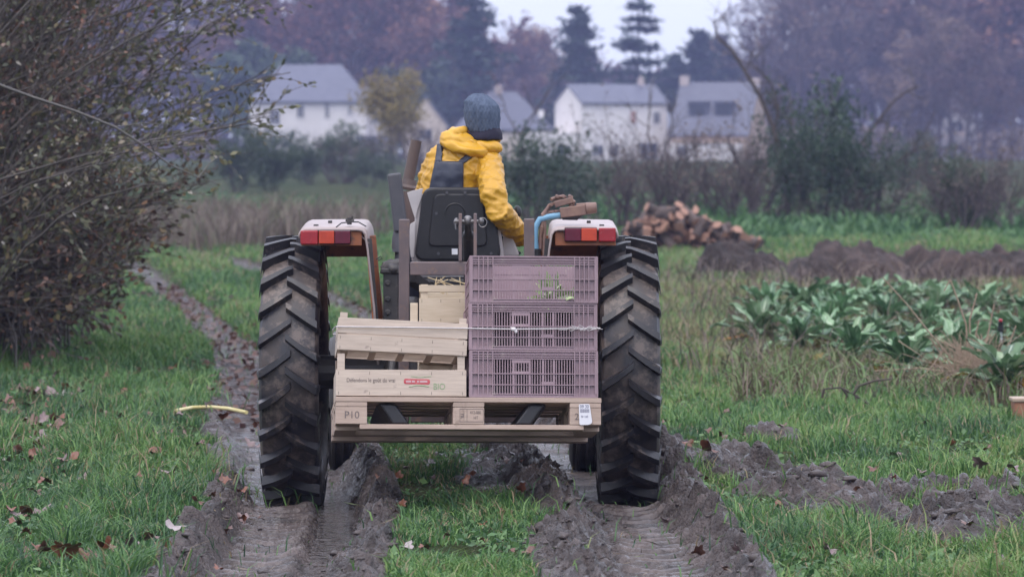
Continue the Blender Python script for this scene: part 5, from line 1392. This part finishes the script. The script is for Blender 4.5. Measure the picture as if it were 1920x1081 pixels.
def arch_bush(seed, n, xr, dr, tipf, mleaf, lsize, name, label, nleaf=5, sub=(8, 13), slen=(.25, .8), lean=.5, fuzz=34, asp=.5, thick_=.016):
    rg = np.random.default_rng(seed); segs = []; lp = []; ld = []
    base = np.array([np.mean(xr), np.mean(dr), G])
    for _ in range(n):
        b0 = np.array([rg.uniform(*xr), rg.uniform(*dr), G]); tx, tzv, ty = tipf(rg, b0)
        e = np.array([tx, ty, tzv])
        c_ = b0+(e-b0)*np.array([.25, .5, .2]); c_[2] = max(tzv*.75, .6)+.3*rg.random()
        K = 14; pts = [b0*(1-t)**2+c_*2*t*(1-t)+e*t*t for t in np.linspace(0, 1, K)]
        pts = [p+rg.normal(size=3)*.012*(i > 0) for i, p in enumerate(pts)]
        r0 = thick_*(.6+.7*rg.random())
        for i in range(K-1): segs.append((pts[i], pts[i+1], r0*(1-.85*i/K), r0*(1-.85*(i+1)/K)))
        for _ in range(rg.integers(*sub)):
            t = .22+.78*rg.random(); i = min(int(t*(K-1)), K-2); p = pts[i]+(pts[i+1]-pts[i])*rg.random(); tn = unit(pts[i+1]-pts[i])
            d_ = unit(tn+rg.normal(size=3)*.55+np.array([0, 0, .1])); Ln = rg.uniform(*slen); q = p; rr_ = .0045
            for j in range(4):
                d_ = unit(d_+rg.normal(size=3)*.16); q2 = q+d_*Ln/4
                ppx = q2[0]/q2[1]*F+CX; ppy = YH-(q2[2]-CAMZ)/q2[1]*F
                if ppx > sil(ppy)+rg.normal(0, fuzz): break
                segs.append((q, q2, rr_, rr_*.75)); rr_ *= .75
                if rg.random() < .5:
                    d3 = unit(d_+rg.normal(size=3)*.6); q3 = q2+d3*.12*(1+rg.random())
                    segs.append((q2, q3, .0025, .0015))
                    for _ in range(rg.integers(1, nleaf)): lp.append(q2+(q3-q2)*rg.random()); ld.append(d3)
                for _ in range(rg.integers(0, nleaf)): lp.append(q+(q2-q)*rg.random()); ld.append(d_)
                q = q2
    lp = np.array(lp)-base; ld = np.array(ld)
    v_, f_ = leaves_np(lp, lsize*(.55+.75*rg.random(len(lp))), asp=asp, dirs=ld*1.2, rg=rg)
    hue = np.clip(rg.random(len(f_))**1.15, 0, 1)
    o = tag(empty(name, base), label, 'shrub')
    link('stems', segs_mesh('stems', [(s_[0]-base, s_[1]-base, s_[2], s_[3]) for s_ in segs], 4), hb_m, o)
    link('foliage', mesh_np('foliage', v_, f_, False, hue), mleaf, o); return o, base
def tipA(rg, b0):
    py = rg.uniform(-420, 400); mx = sil(py)
    px = mx - (mx+350)*rg.random()**1.25
    d_ = b0[1]+rg.normal(0, .6); return (px-CX)/F*d_, CAMZ-(py-YH)/F*d_, d_
oA, bA = arch_bush(301, 160, (-6.2, -3.8), (29, 35), tipA, hedge_l, .058, 'overhanging_bush', 'large grey green bush overhanging the grass at the left, thin twigs reaching right', 6, (10, 17))
pts = [(-80, 130), (0, 160), (60, 182), (140, 208), (215, 238), (262, 268), (320, 310), (372, 333), (412, 346)]
mb = MB(); mb.tube([P(x_, y_, 26.5)-Vector(bA) for x_, y_ in pts], [.0115, .011, .010, .0092, .0082, .007, .0055, .004, .0025], 8)
for a, b_ in (((262, 268), (400, 270)), ((300, 296), (268, 340)), ((372, 333), (415, 290)), ((140, 208), (175, 245)), ((215, 238), (330, 235)), ((280, 262), (300, 320))):
    p, q = P(*a, 26.5), P(*b_, 26.6); mb.tube([p-Vector(bA), (p.lerp(q, .5)+Vector((0, 0, .02)))-Vector(bA), q-Vector(bA)], [.006, .0045, .0025], 6)
mb.build('long_bare_branch', mat('pale_wet_bark', (.075, .066, .058), (.045, .04, .036), rough=.4, scale=20), oA, sm=60)
def tipB(rg, b0):
    py = rg.uniform(-150, 600); mx = min(sil(py)-30, 330)
    px = mx-(mx+260)*rg.random()
    d_ = b0[1]+rg.normal(0, .4); return (px-CX)/F*d_, CAMZ-(py-YH)/F*d_, d_
arch_bush(302, 150, (-5.8, -4.0), (29, 33), tipB, bram_l, .05, 'twiggy_thicket', 'dense brown twiggy thicket with reddish leaves at the left edge', 5, (9, 15), thick_=.013)
def tipC(rg, b0):
    py = rg.uniform(330, 640); mx = sil(py)
    px = mx-(mx+200)*rg.random()**1.3
    d_ = b0[1]+rg.normal(0, .4); return (px-CX)/F*d_, max(CAMZ-(py-YH)/F*d_, .2), d_
arch_bush(303, 130, (-5.2, -3.6), (29.5, 35), tipC, low_l, .06, 'bramble_bush', 'low bramble bush of mixed green and russet leaves under the overhanging bush', 5, (8, 13), asp=.6, thick_=.01)
def tipD(rg, b0):
    py = rg.uniform(-500, 520); px = rg.uniform(-520, 120); d_ = b0[1]+rg.normal(0, .5); return (px-CX)/F*d_, max(CAMZ-(py-YH)/F*d_, .2), d_
arch_bush(304, 110, (-7.5, -4.6), (30, 37), tipD, bram_l, .075, 'dark_thicket', 'dark dense thicket behind the twiggy bushes at the far left', 7, (12, 18), asp=.7)

# ================================================================ things in the meadow
# firewood pile
bark_l = mat('log_bark', (.055, .040, .036), (.10, .07, .06), rough=.85, scale=6, bump=.4)
cut_l = mat('split_wood', (.36, .20, .14), (.25, .14, .10), rough=.75, scale=6, sc=(1, 6, 6), bump=.2)
def mk_log(i):
    rg = random.Random(50+i); mb = MB(); Ln = .38; r = .065+.035*rg.random(); kind = i % 3
    n = 12; a1 = [2*math.pi, math.pi, 1.8][kind]
    prof = [(r*math.cos(a1*k/(n if kind == 0 else n-1)), r*math.sin(a1*k/(n if kind == 0 else n-1))*.95) for k in range(n)]
    if kind == 2: prof.append((0, 0))
    k = len(prof); vs_ = [(x_, y_, z_) for x_ in (-Ln/2, 0, Ln/2) for y_, z_ in [(p[0]*(1+.05*rg.random()), p[1]*(1+.05*rg.random())) for p in prof]]
    mb.mi = 0
    for j in range(2):
        for q in range(k):
            mb.mi = 1 if (kind == 1 and q == k-1) or (kind == 2 and q >= k-2) else 0
            b0 = j*k; mb.add([], []); mb.f.append([b0+q, b0+(q+1) % k, b0+k+(q+1) % k, b0+k+q]); mb.m.append(mb.mi)
    mb.v = [Vector(v_) for v_ in vs_]; mb.f += [list(range(k-1, -1, -1)), list(range(2*k, 3*k))]; mb.m += [1, 1]
    return mb.mesh('log')
logs = [mk_log(i) for i in range(6)]
for me in logs: me.materials.append(bark_l); me.materials.append(cut_l)
wd = 67.5
nlog = 0
def mound(px): return np.interp(px, [1150, 1180, 1205, 1240, 1275, 1320, 1360, 1400, 1425], [0, .22, .52, .70, .62, .48, .30, .14, 0])
for lay in range(8):
    z0 = .05+lay*.088
    for px in np.arange(1165, 1425, 14):
        for row in range(2):
            pxx = px+random.uniform(-6, 6)
            if z0 > mound(pxx)+.03: continue
            me = logs[random.randrange(6)]; o = bpy.data.objects.new('firewood_log', me); C.objects.link(o)
            d_ = wd+row*.35-lay*.02+random.uniform(-.1, .1); base = tz((pxx-960)/F*d_, d_)
            o.location = ((pxx-960)/F*d_, d_, base+z0+random.uniform(-.02, .03)); o.rotation_euler = (random.uniform(0, 6.28), random.uniform(-.9, .9), random.uniform(-1.5, 1.5))
            tag(o, 'split firewood log in the pile beyond the right rear tyre', 'log', 'logs of the firewood pile'); nlog += 1
# soil and compost heaps
heap_m = mat('dark_compost', (.010, .007, .006), (.045, .030, .026), rough=.9, scale=4, bump=.8, bscale=20, dist=.05)
heap2_m = mat('brown_soil', (.014, .010, .009), (.075, .050, .043), rough=.9, scale=3.5, bump=.8, bscale=18, dist=.05)
def heap(px0, px1, d, prof, depth, m_, label, seed):
    n, k = 90, 34; rg = np.random.default_rng(seed); u = np.linspace(0, 1, n); v_ = np.linspace(-1, 1, k); U, V = np.meshgrid(u, v_)
    x = ((px0+(px1-px0)*U)-960)/F*d; y = d+V*depth
    h = np.interp(U, np.linspace(0, 1, len(prof)), prof)*(1-V**2)*np.minimum(1, np.minimum(U, 1-U)*14)
    wd1, wv1 = worley(x*2.6+.3*fbm(x*3, y*3, 2, 8), y*2.2, seed); wd2, wv2 = worley(x*7, y*6, seed+2)
    z = h*(1+.35*fbm(x*2.2, y*2.2, 3, seed))+(.24*wv1**2*np.clip(1-wd1**2*1.5, 0, 1)+.13*wv2*np.clip(1-wd2**2*1.5, 0, 1))*smooth(.0, .15, h)+G-.03
    idx_ = np.arange(n*k).reshape(k, n); f = np.stack([idx_[:-1, :-1], idx_[:-1, 1:], idx_[1:, 1:], idx_[1:, :-1]], -1).reshape(-1, 4)
    o = link('soil_heap', mesh_np('soil_heap', np.stack([x, y, z], -1), f, True), m_); tag(o, label, 'heap'); return o
heap(1300, 1490, 55, [.10, .2, .25, .26, .25, .2, .14, .08], .8, heap_m, 'dark compost heap right of the firewood pile', 401)
heap(1450, 1960, 52, [.10, .18, .26, .33, .31, .25, .22, .30, .27, .22, .24, .28, .26], 1.3, heap2_m, 'long brown soil heap behind the vegetable bed', 402)
N = 1300; px_ = rng.uniform(1290, 1990, N); d = rng.uniform(47.5, 54.5, N); x = (px_-960)/F*d
o = raw_blades('heap_weeds', x, d, .08+.40*rng.random(N)**2.2, .010+.012*rng.random(N), .4+1.0*rng.random(N), leafmat('heap_weeds', [(0, (.055, .04, .04)), (.6, (.11, .08, .07)), (1, (.20, .155, .12))], trans=.1, ovar=0), rng)
tag(o, 'dead brown weeds growing over the foot of the soil heap', 'weeds', kind='stuff')

# brassicas
cab_l = leafmat('brassica_leaf', [(0, (.045, .105, .045)), (.45, (.12, .235, .11)), (.8, (.25, .38, .21)), (1, (.46, .54, .40))], rough=.38, trans=.15, ovar=.12, spec=.6)
yel_l = leafmat('yellowed_leaf', [(0, (.16, .15, .03)), (.6, (.27, .18, .03)), (1, (.30, .13, .03))], rough=.5, trans=.2, ovar=.1)
def leaf_strip(rg, az, L_, Wd, el, droop, base):
    S_ = (-1, -.52, -.075, .075, .52, 1); n, k = 9, 5; vs_ = []
    p = np.array(base, float); e = el; d0 = np.array([math.cos(az), math.sin(az)]); sd_ = np.array([-d0[1], d0[0], 0])
    tw = rg.normal(0, .25)
    for i in range(n):
        t = i/(n-1); wv = Wd*(.10 if t < .2 else max(0., math.sin(min(1, ((t-.10)/.90)**1.15)*math.pi))**.9+.04)
        nrm = np.array([-math.sin(e)*d0[0], -math.sin(e)*d0[1], math.cos(e)])
        for j in range(k+1):
            s_ = S_[j]; cup = .22*wv*(s_*s_)+.22*Wd*math.sin(t*15+s_*3+az)*abs(s_)+rg.normal(0, .008)
            vs_.append(p+sd_*wv*s_*.5*math.cos(tw)+nrm*(cup*.8+wv*.5*s_*math.sin(tw)))
        e -= droop/(n-1); p = p+np.array([d0[0]*math.cos(e), d0[1]*math.cos(e), math.sin(e)])*L_/(n-1)
    f = [(i*(k+1)+j, i*(k+1)+j+1, (i+1)*(k+1)+j+1, (i+1)*(k+1)+j) for i in range(n-1) for j in range(k)]
    return np.array(vs_), np.array(f)
def mk_cab(seed, nl=24):
    rg = np.random.default_rng(seed); V = []; Fc = []; hu = []; o_ = 0; V2 = []; F2 = []; o2 = 0; hu2 = []
    for i in range(nl):
        t = i/nl; az = i*2.4+rg.normal(0, .25); el = .50+1.0*t+rg.normal(0, .14); L_ = (.60-.16*t)*(.75+.4*rg.random()); 
        v_, f_ = leaf_strip(rg, az, L_, .125*(.8+.4*rg.random()), el, 1.15-.3*t+rg.normal(0, .22), (0, 0, .10+.10*t))
        if i < 3: V2.append(v_); F2.append(f_+o2); o2 += len(v_); hu2 += [rg.random()]*len(f_)
        else:
            V.append(v_); Fc.append(f_+o_); o_ += len(v_); h0 = rg.random()*.8; hl = np.clip(h0+rg.normal(0, .09, len(f_)), 0, 1); hl[np.arange(len(f_)) % 5 == 2] = .93; hu += list(hl)
    a = mesh_np('leaves', np.concatenate(V), np.concatenate(Fc), True, hu); a.materials.append(cab_l)
    b_ = mesh_np('yellowed_leaves', np.concatenate(V2), np.concatenate(F2), True, hu2); b_.materials.append(yel_l)
    st = segs_mesh('stalk', [((0, 0, -.05), (0, 0, .2), .022, .016)], 7); st.materials.append(mat('stalk_green', (.12, .14, .09), (.09, .10, .07), scale=9))
    return st, a, b_
cabs = [mk_cab(500+i) for i in range(4)]
rows = [(1425, 655), (1500, 672), (1600, 690), (1470, 622), (1550, 640), (1640, 655), (1720, 672), (1700, 720), (1790, 700), (1860, 690), (1440, 600), (1510, 600), (1575, 606), (1660, 618), (1740, 630), (1810, 640), (1880, 645), (1600, 592), (1690, 592), (1760, 600), (1840, 606), (1900, 604), (1930, 670), (1885, 745), (1640, 585), (1550, 585), (1790, 588), (1720, 586), (1870, 588), (1950, 620), (1800, 665), (1560, 668)]
uni = {0: 'blue green leafy brassica at the left front corner of the vegetable bed', 2: 'broad blue green brassica with pale drooping leaves at the front of the bed', 23: 'blue green brassica by the dry grass clump, cut by the right edge'}
for i, (px, py) in enumerate(rows):
    d = gd(py); x = (px-960)/F*d; s_ = random.uniform(.60, .84)
    plant('brassica_plant', cabs[i % 4], (x, d, tz(x, d)-.02), uni.get(i, 'blue green leafy brassica plant standing inside the vegetable bed'), 'vegetable plant', 'brassica plants in the vegetable bed', s_, random.random()*6.28, ('stalk', 'leaves', 'yellowed_leaves'))

N = 9000; px_ = rng.uniform(1370, 1990, N); py_ = rng.uniform(585, 760, N); d = F*(CAMZ-G)/(py_-YH); x = (px_-960)/F*d
o = raw_blades('bed_weeds', x, d, .06+.26*rng.random(N)**1.8, .005+.009*rng.random(N), .3+.9*rng.random(N), leafmat('bed_weeds', [(0, (.09, .065, .05)), (.35, (.16, .115, .085)), (.6, (.15, .17, .07)), (1, (.12, .22, .07))], trans=.2, ovar=0), rng)
tag(o, 'brown and green weeds growing between the brassica plants', 'weeds', kind='stuff')

# straw coloured dry clump by the bed
cl_m = mat('pale_dry_stem', (.36, .27, .19), (.28, .2, .14), rough=.7, scale=20, bump=0)
segs = []
def stem(pts, d, r):
    p = [np.array(P(x_, y_, d)) for x_, y_ in pts]
    for i in range(len(p)-1): segs.append((p[i], p[i+1], r*(1-.6*i/len(p)), r*(1-.6*(i+1)/len(p))))
dcl = gd(735)
for pts in ([(1815, 690), (1812, 610), (1795, 560), (1782, 524), (1770, 545)], [(1820, 690), (1818, 600), (1832, 550), (1828, 555)], [(1826, 730), (1790, 680), (1740, 620), (1700, 570), (1655, 520)], [(1710, 725), (1745, 690), (1772, 652)], [(1832, 715), (1850, 640), (1864, 570)], [(1840, 735), (1800, 700), (1730, 690), (1640, 695)], [(1860, 722), (1800, 730), (1752, 757)], [(1815, 720), (1800, 660), (1770, 640)], [(1830, 720), (1824, 650), (1836, 600)], [(1845, 730), (1880, 680), (1905, 610)], [(1812, 725), (1822, 680), (1812, 640)]):
    stem(pts, dcl, .0075)
for i in range(240):
    x0 = 1800+random.gauss(20, 26); stem([(x0, 742), (x0+random.gauss(0, 22), 700+random.uniform(-20, 15)), (x0+random.gauss(0, 50), 675+random.uniform(-60, 40))], dcl+random.gauss(0, .25), random.uniform(.002, .0045))
base = np.array(P(1825, 735, dcl)); o = link('dry_grass_clump', segs_mesh('dry_grass_clump', [(s_[0]-base, s_[1]-base, s_[2], s_[3]) for s_ in segs], 4), cl_m, None, base)
tag(o, 'clump of straw coloured dry stems at the front of the vegetable bed', 'dry grass')
# sprinkler stake with red cap
d = gd(690); sp_ = tag(empty('sprinkler_stake', P(1876, 690, d)), 'white garden stake with a black head and red cap among the brassicas', 'stake')
h0 = Vector(P(1876, 690, d))
MB().tube([(0, 0, -.05), P(1876, 622, d)-h0], .013, 10).build('stem', mat('white_plastic', (.55, .6, .58), rough=.4, scale=8, bump=0), sp_, sm=60)
mb = MB(); q = P(1876, 622, d)-h0; mb.tube([q, q+Vector((0, 0, .02)), q+Vector((0, 0, .05)), q+Vector((0, 0, .075))], [.02, .024, .018, .024], 12); mb.build('sprinkler_head', black_m, sp_, sm=40)
mb = MB(); mb.ellipsoid(q+Vector((0, 0, .088)), .018, .018, .014); mb.build('red_cap', redl_m, sp_, sm=60)
# terracotta trough cut by the right edge
d = gd(795); q = P(1915, 795, d); mb = MB(); mb.prism([(-.04, 0), (.22, 0), (.24, .14), (-.055, .14)], 'y', -.09, .09); o = mb.build('trough', mat('terracotta', (.34, .15, .085), (.28, .125, .075), rough=.7, scale=6), None, bevel=.01); o.location = q
tag(o, 'terracotta coloured trough lying in the grass, cut by the right edge', 'trough'); mb = MB(); mb.box(-.065, .25, -.1, .1, .1405, .165); mb.build('rim', mat('pale_board', (.36, .27, .2), scale=8), o, bevel=.006)
# dead branch in the grass
dd = gd(768); segs = []
for pts in ([(1655, 783), (1630, 770), (1600, 750), (1575, 738), (1545, 741)], [(1545, 741), (1541, 758)], [(1620, 780), (1590, 775), (1560, 773), (1557, 800)], [(1580, 740), (1590, 755)], [(1605, 752), (1606, 780)], [(1577, 775), (1577, 800)], [(1630, 770), (1640, 745)], [(1652, 780), (1650, 800)], [(1600, 750), (1610, 735), (1640, 725), (1670, 722)]): stem([(a, b_-12) for a, b_ in pts], dd, .010)
base = np.array(P(1655, 783, dd)); o = link('dead_branch', segs_mesh('dead_branch', [(s_[0]-base, s_[1]-base, s_[2], s_[3]) for s_ in segs], 5), bark, None, base)
tag(o, 'dead brown twig with drooping side shoots lying in the grass right of the tractor', 'branch')
# pale yellow hose
hpts = [(330, 778), (360, 772), (395, 771), (430, 774), (462, 781)]
dh = gd(780); o = MB().tube([P(x_, y_, gd(y_+6))+Vector((0, 0, .028)) for x_, y_ in hpts], .012, 12).build('yellow_hose', mat('yellow_hose', (.52, .44, .17), (.60, .54, .30), rough=.4, scale=9, sc=(1, 1, 1)), None, sm=60)
tag(o, 'short arc of pale yellow hose in the grass left of the rear wheel', 'hose')

# ---- fallen leaves
def mk_leaf(i):
    rg = np.random.default_rng(700+i); n = 26; vs_ = [(0, 0, .0)]
    lob = [5, 7, 5, 9][i]
    for k in range(n):
        a = 2*math.pi*k/n; r = .5*(.62+.38*abs(math.cos(a*lob/2))**1.2)*(1 if i != 3 else .8)
        x_, y_ = r*math.cos(a), r*math.sin(a)*(.8 if i % 2 else .62)
        vs_.append((x_, y_, .14*math.sin(a*2+i)+.18*(x_*x_)*2+rg.normal(0, .03)))
    fs_ = [(0, 1+k, 1+(k+1) % n) for k in range(n)]
    vs_ += [(.4, .01, .02), (.4, -.01, .02), (.62, -.012, .05), (.62, .012, .05)]; fs_q = [(n+1, n+2, n+3), (n+1, n+3, n+4)]
    return mesh_np('fallen_leaf', vs_, fs_+fs_q, True)
fl_cols = [('brown', (.15, .065, .042), (.10, .05, .038)), ('reddish brown', (.19, .068, .035), (.13, .05, .03)), ('mauve grey', (.23, .155, .155), (.17, .115, .115)), ('pale', (.40, .34, .34), (.30, .25, .25))]
lm = [mat('leaf_'+n_.replace(' ', '_'), a, b_, rough=.38, scale=9, bump=.2) for n_, a, b_ in fl_cols]
lv = []
for i in range(4):
    for c in range(4):
        me = mk_leaf(i); me.materials.append(lm[c]); lv.append((me, c))
def put_leaf(px, py, size, c, shp=None, tilt=.35, lab=None):
    d = gd(py); x = (px-960)/F*d; me = lv[(random.randrange(4) if shp is None else shp)*4+c][0]
    o = bpy.data.objects.new('fallen_leaf', me); C.objects.link(o); z = tz(x, d)
    o.location = (x, d, z+.035+.03*random.random()); o.scale = (size*1.08,)*3; o.rotation_euler = (random.gauss(.15, tilt), random.gauss(0, tilt), random.random()*6.28)
    side = 'left of the tractor' if px < 620 else ('under and behind the pallet' if px < 1120 else 'right of the tractor')
    tag(o, lab or '%s fallen leaf lying on the ground %s' % (fl_cols[c][0], side), 'leaf', 'fallen leaves scattered on the ground')
named = [(318, 900, .115, 2, 'large mauve grey fallen leaf lying in the grass left of the rear wheel'), (288, 868, .13, 1, 'large reddish leaf upright in the grass beside the mauve grey leaf'), (1330, 898, .11, 1, 'large reddish leaf on the churned bank right of the right wheel'), (1680, 868, .09, 2, 'mauve leaf standing out in the bright grass at the right'), (1355, 835, .085, 0, 'brown leaf in the grass beside the right tyre'), (965, 903, .07, 3, 'pale wet leaf lying on the mud under the pallet'), (1840, 890, .10, 2, 'mauve leaf at the upper edge of the churned mud patch'), (125, 1062, .13, 1, 'large reddish leaf at the bottom left corner'), (75, 860, .12, 1, 'large russet leaf in the grass under the twiggy thicket')]
for px, py, s_, c, l in named: put_leaf(px, py, s_, c, lab=l)
for i in range(190):
    px = random.uniform(0, 500); py = random.uniform(640, 1075); 
    if random.random() < .45: px = random.gauss(70, 60); py = random.gauss(800, 70)
    if py < 640 or px < -20: continue
    put_leaf(px, py, random.uniform(.045, .10), random.choices([0, 1, 2, 3], [5, 4, 2, .3])[0])
for i in range(26): put_leaf(random.uniform(700, 1010), random.uniform(870, 1060), random.uniform(.035, .07), random.choices([0, 1, 2, 3], [4, 4, 2, 1])[0])
for i in range(38): put_leaf(random.uniform(1240, 1920), random.uniform(790, 1075), random.uniform(.035, .08), random.choices([0, 1, 2, 3], [4, 4, 3, 0])[0])
# leaf litter in the far rut: past counting
N = 1300; yy_ = rng.uniform(25, 52, N); uu = np.where(rng.random(N) < .6, rng.normal(-1.08, .22, N), rng.normal(.57, .22, N)); x = uu+shift(yy_); zz_ = terrain(x, yy_)[0]+.03
o = link('leaf_litter', leaves_mesh('leaf_litter', np.column_stack([x, yy_, zz_]), .075*(.6+.8*rng.random(N)), asp=.7, flat=.7), leafmat('leaf_litter', [(0, (.08, .04, .035)), (.6, (.14, .075, .055)), (1, (.2, .14, .13))], ovar=0))
tag(o, 'brown leaf litter lying in the ruts ahead of the tractor', 'leaves', kind='stuff')

# ================================================================ air
hz_m, nt, b = new_mat('damp_air'); nt.nodes.remove(b)
pv = nt.nodes.new('ShaderNodeVolumePrincipled'); pv.inputs['Density'].default_value = .00048; pv.inputs['Color'].default_value = (.52, .58, 1, 1); pv.inputs['Anisotropy'].default_value = .1
nt.links.new(pv.outputs[0], nt.nodes['Material Output'].inputs['Volume'])
hz_o = MB().box(-260, 260, -70, 700, -1.2, 34).build('haze', hz_m); tag(hz_o, 'thin bluish damp haze', 'haze', kind='stuff')
hz_o.data.update()
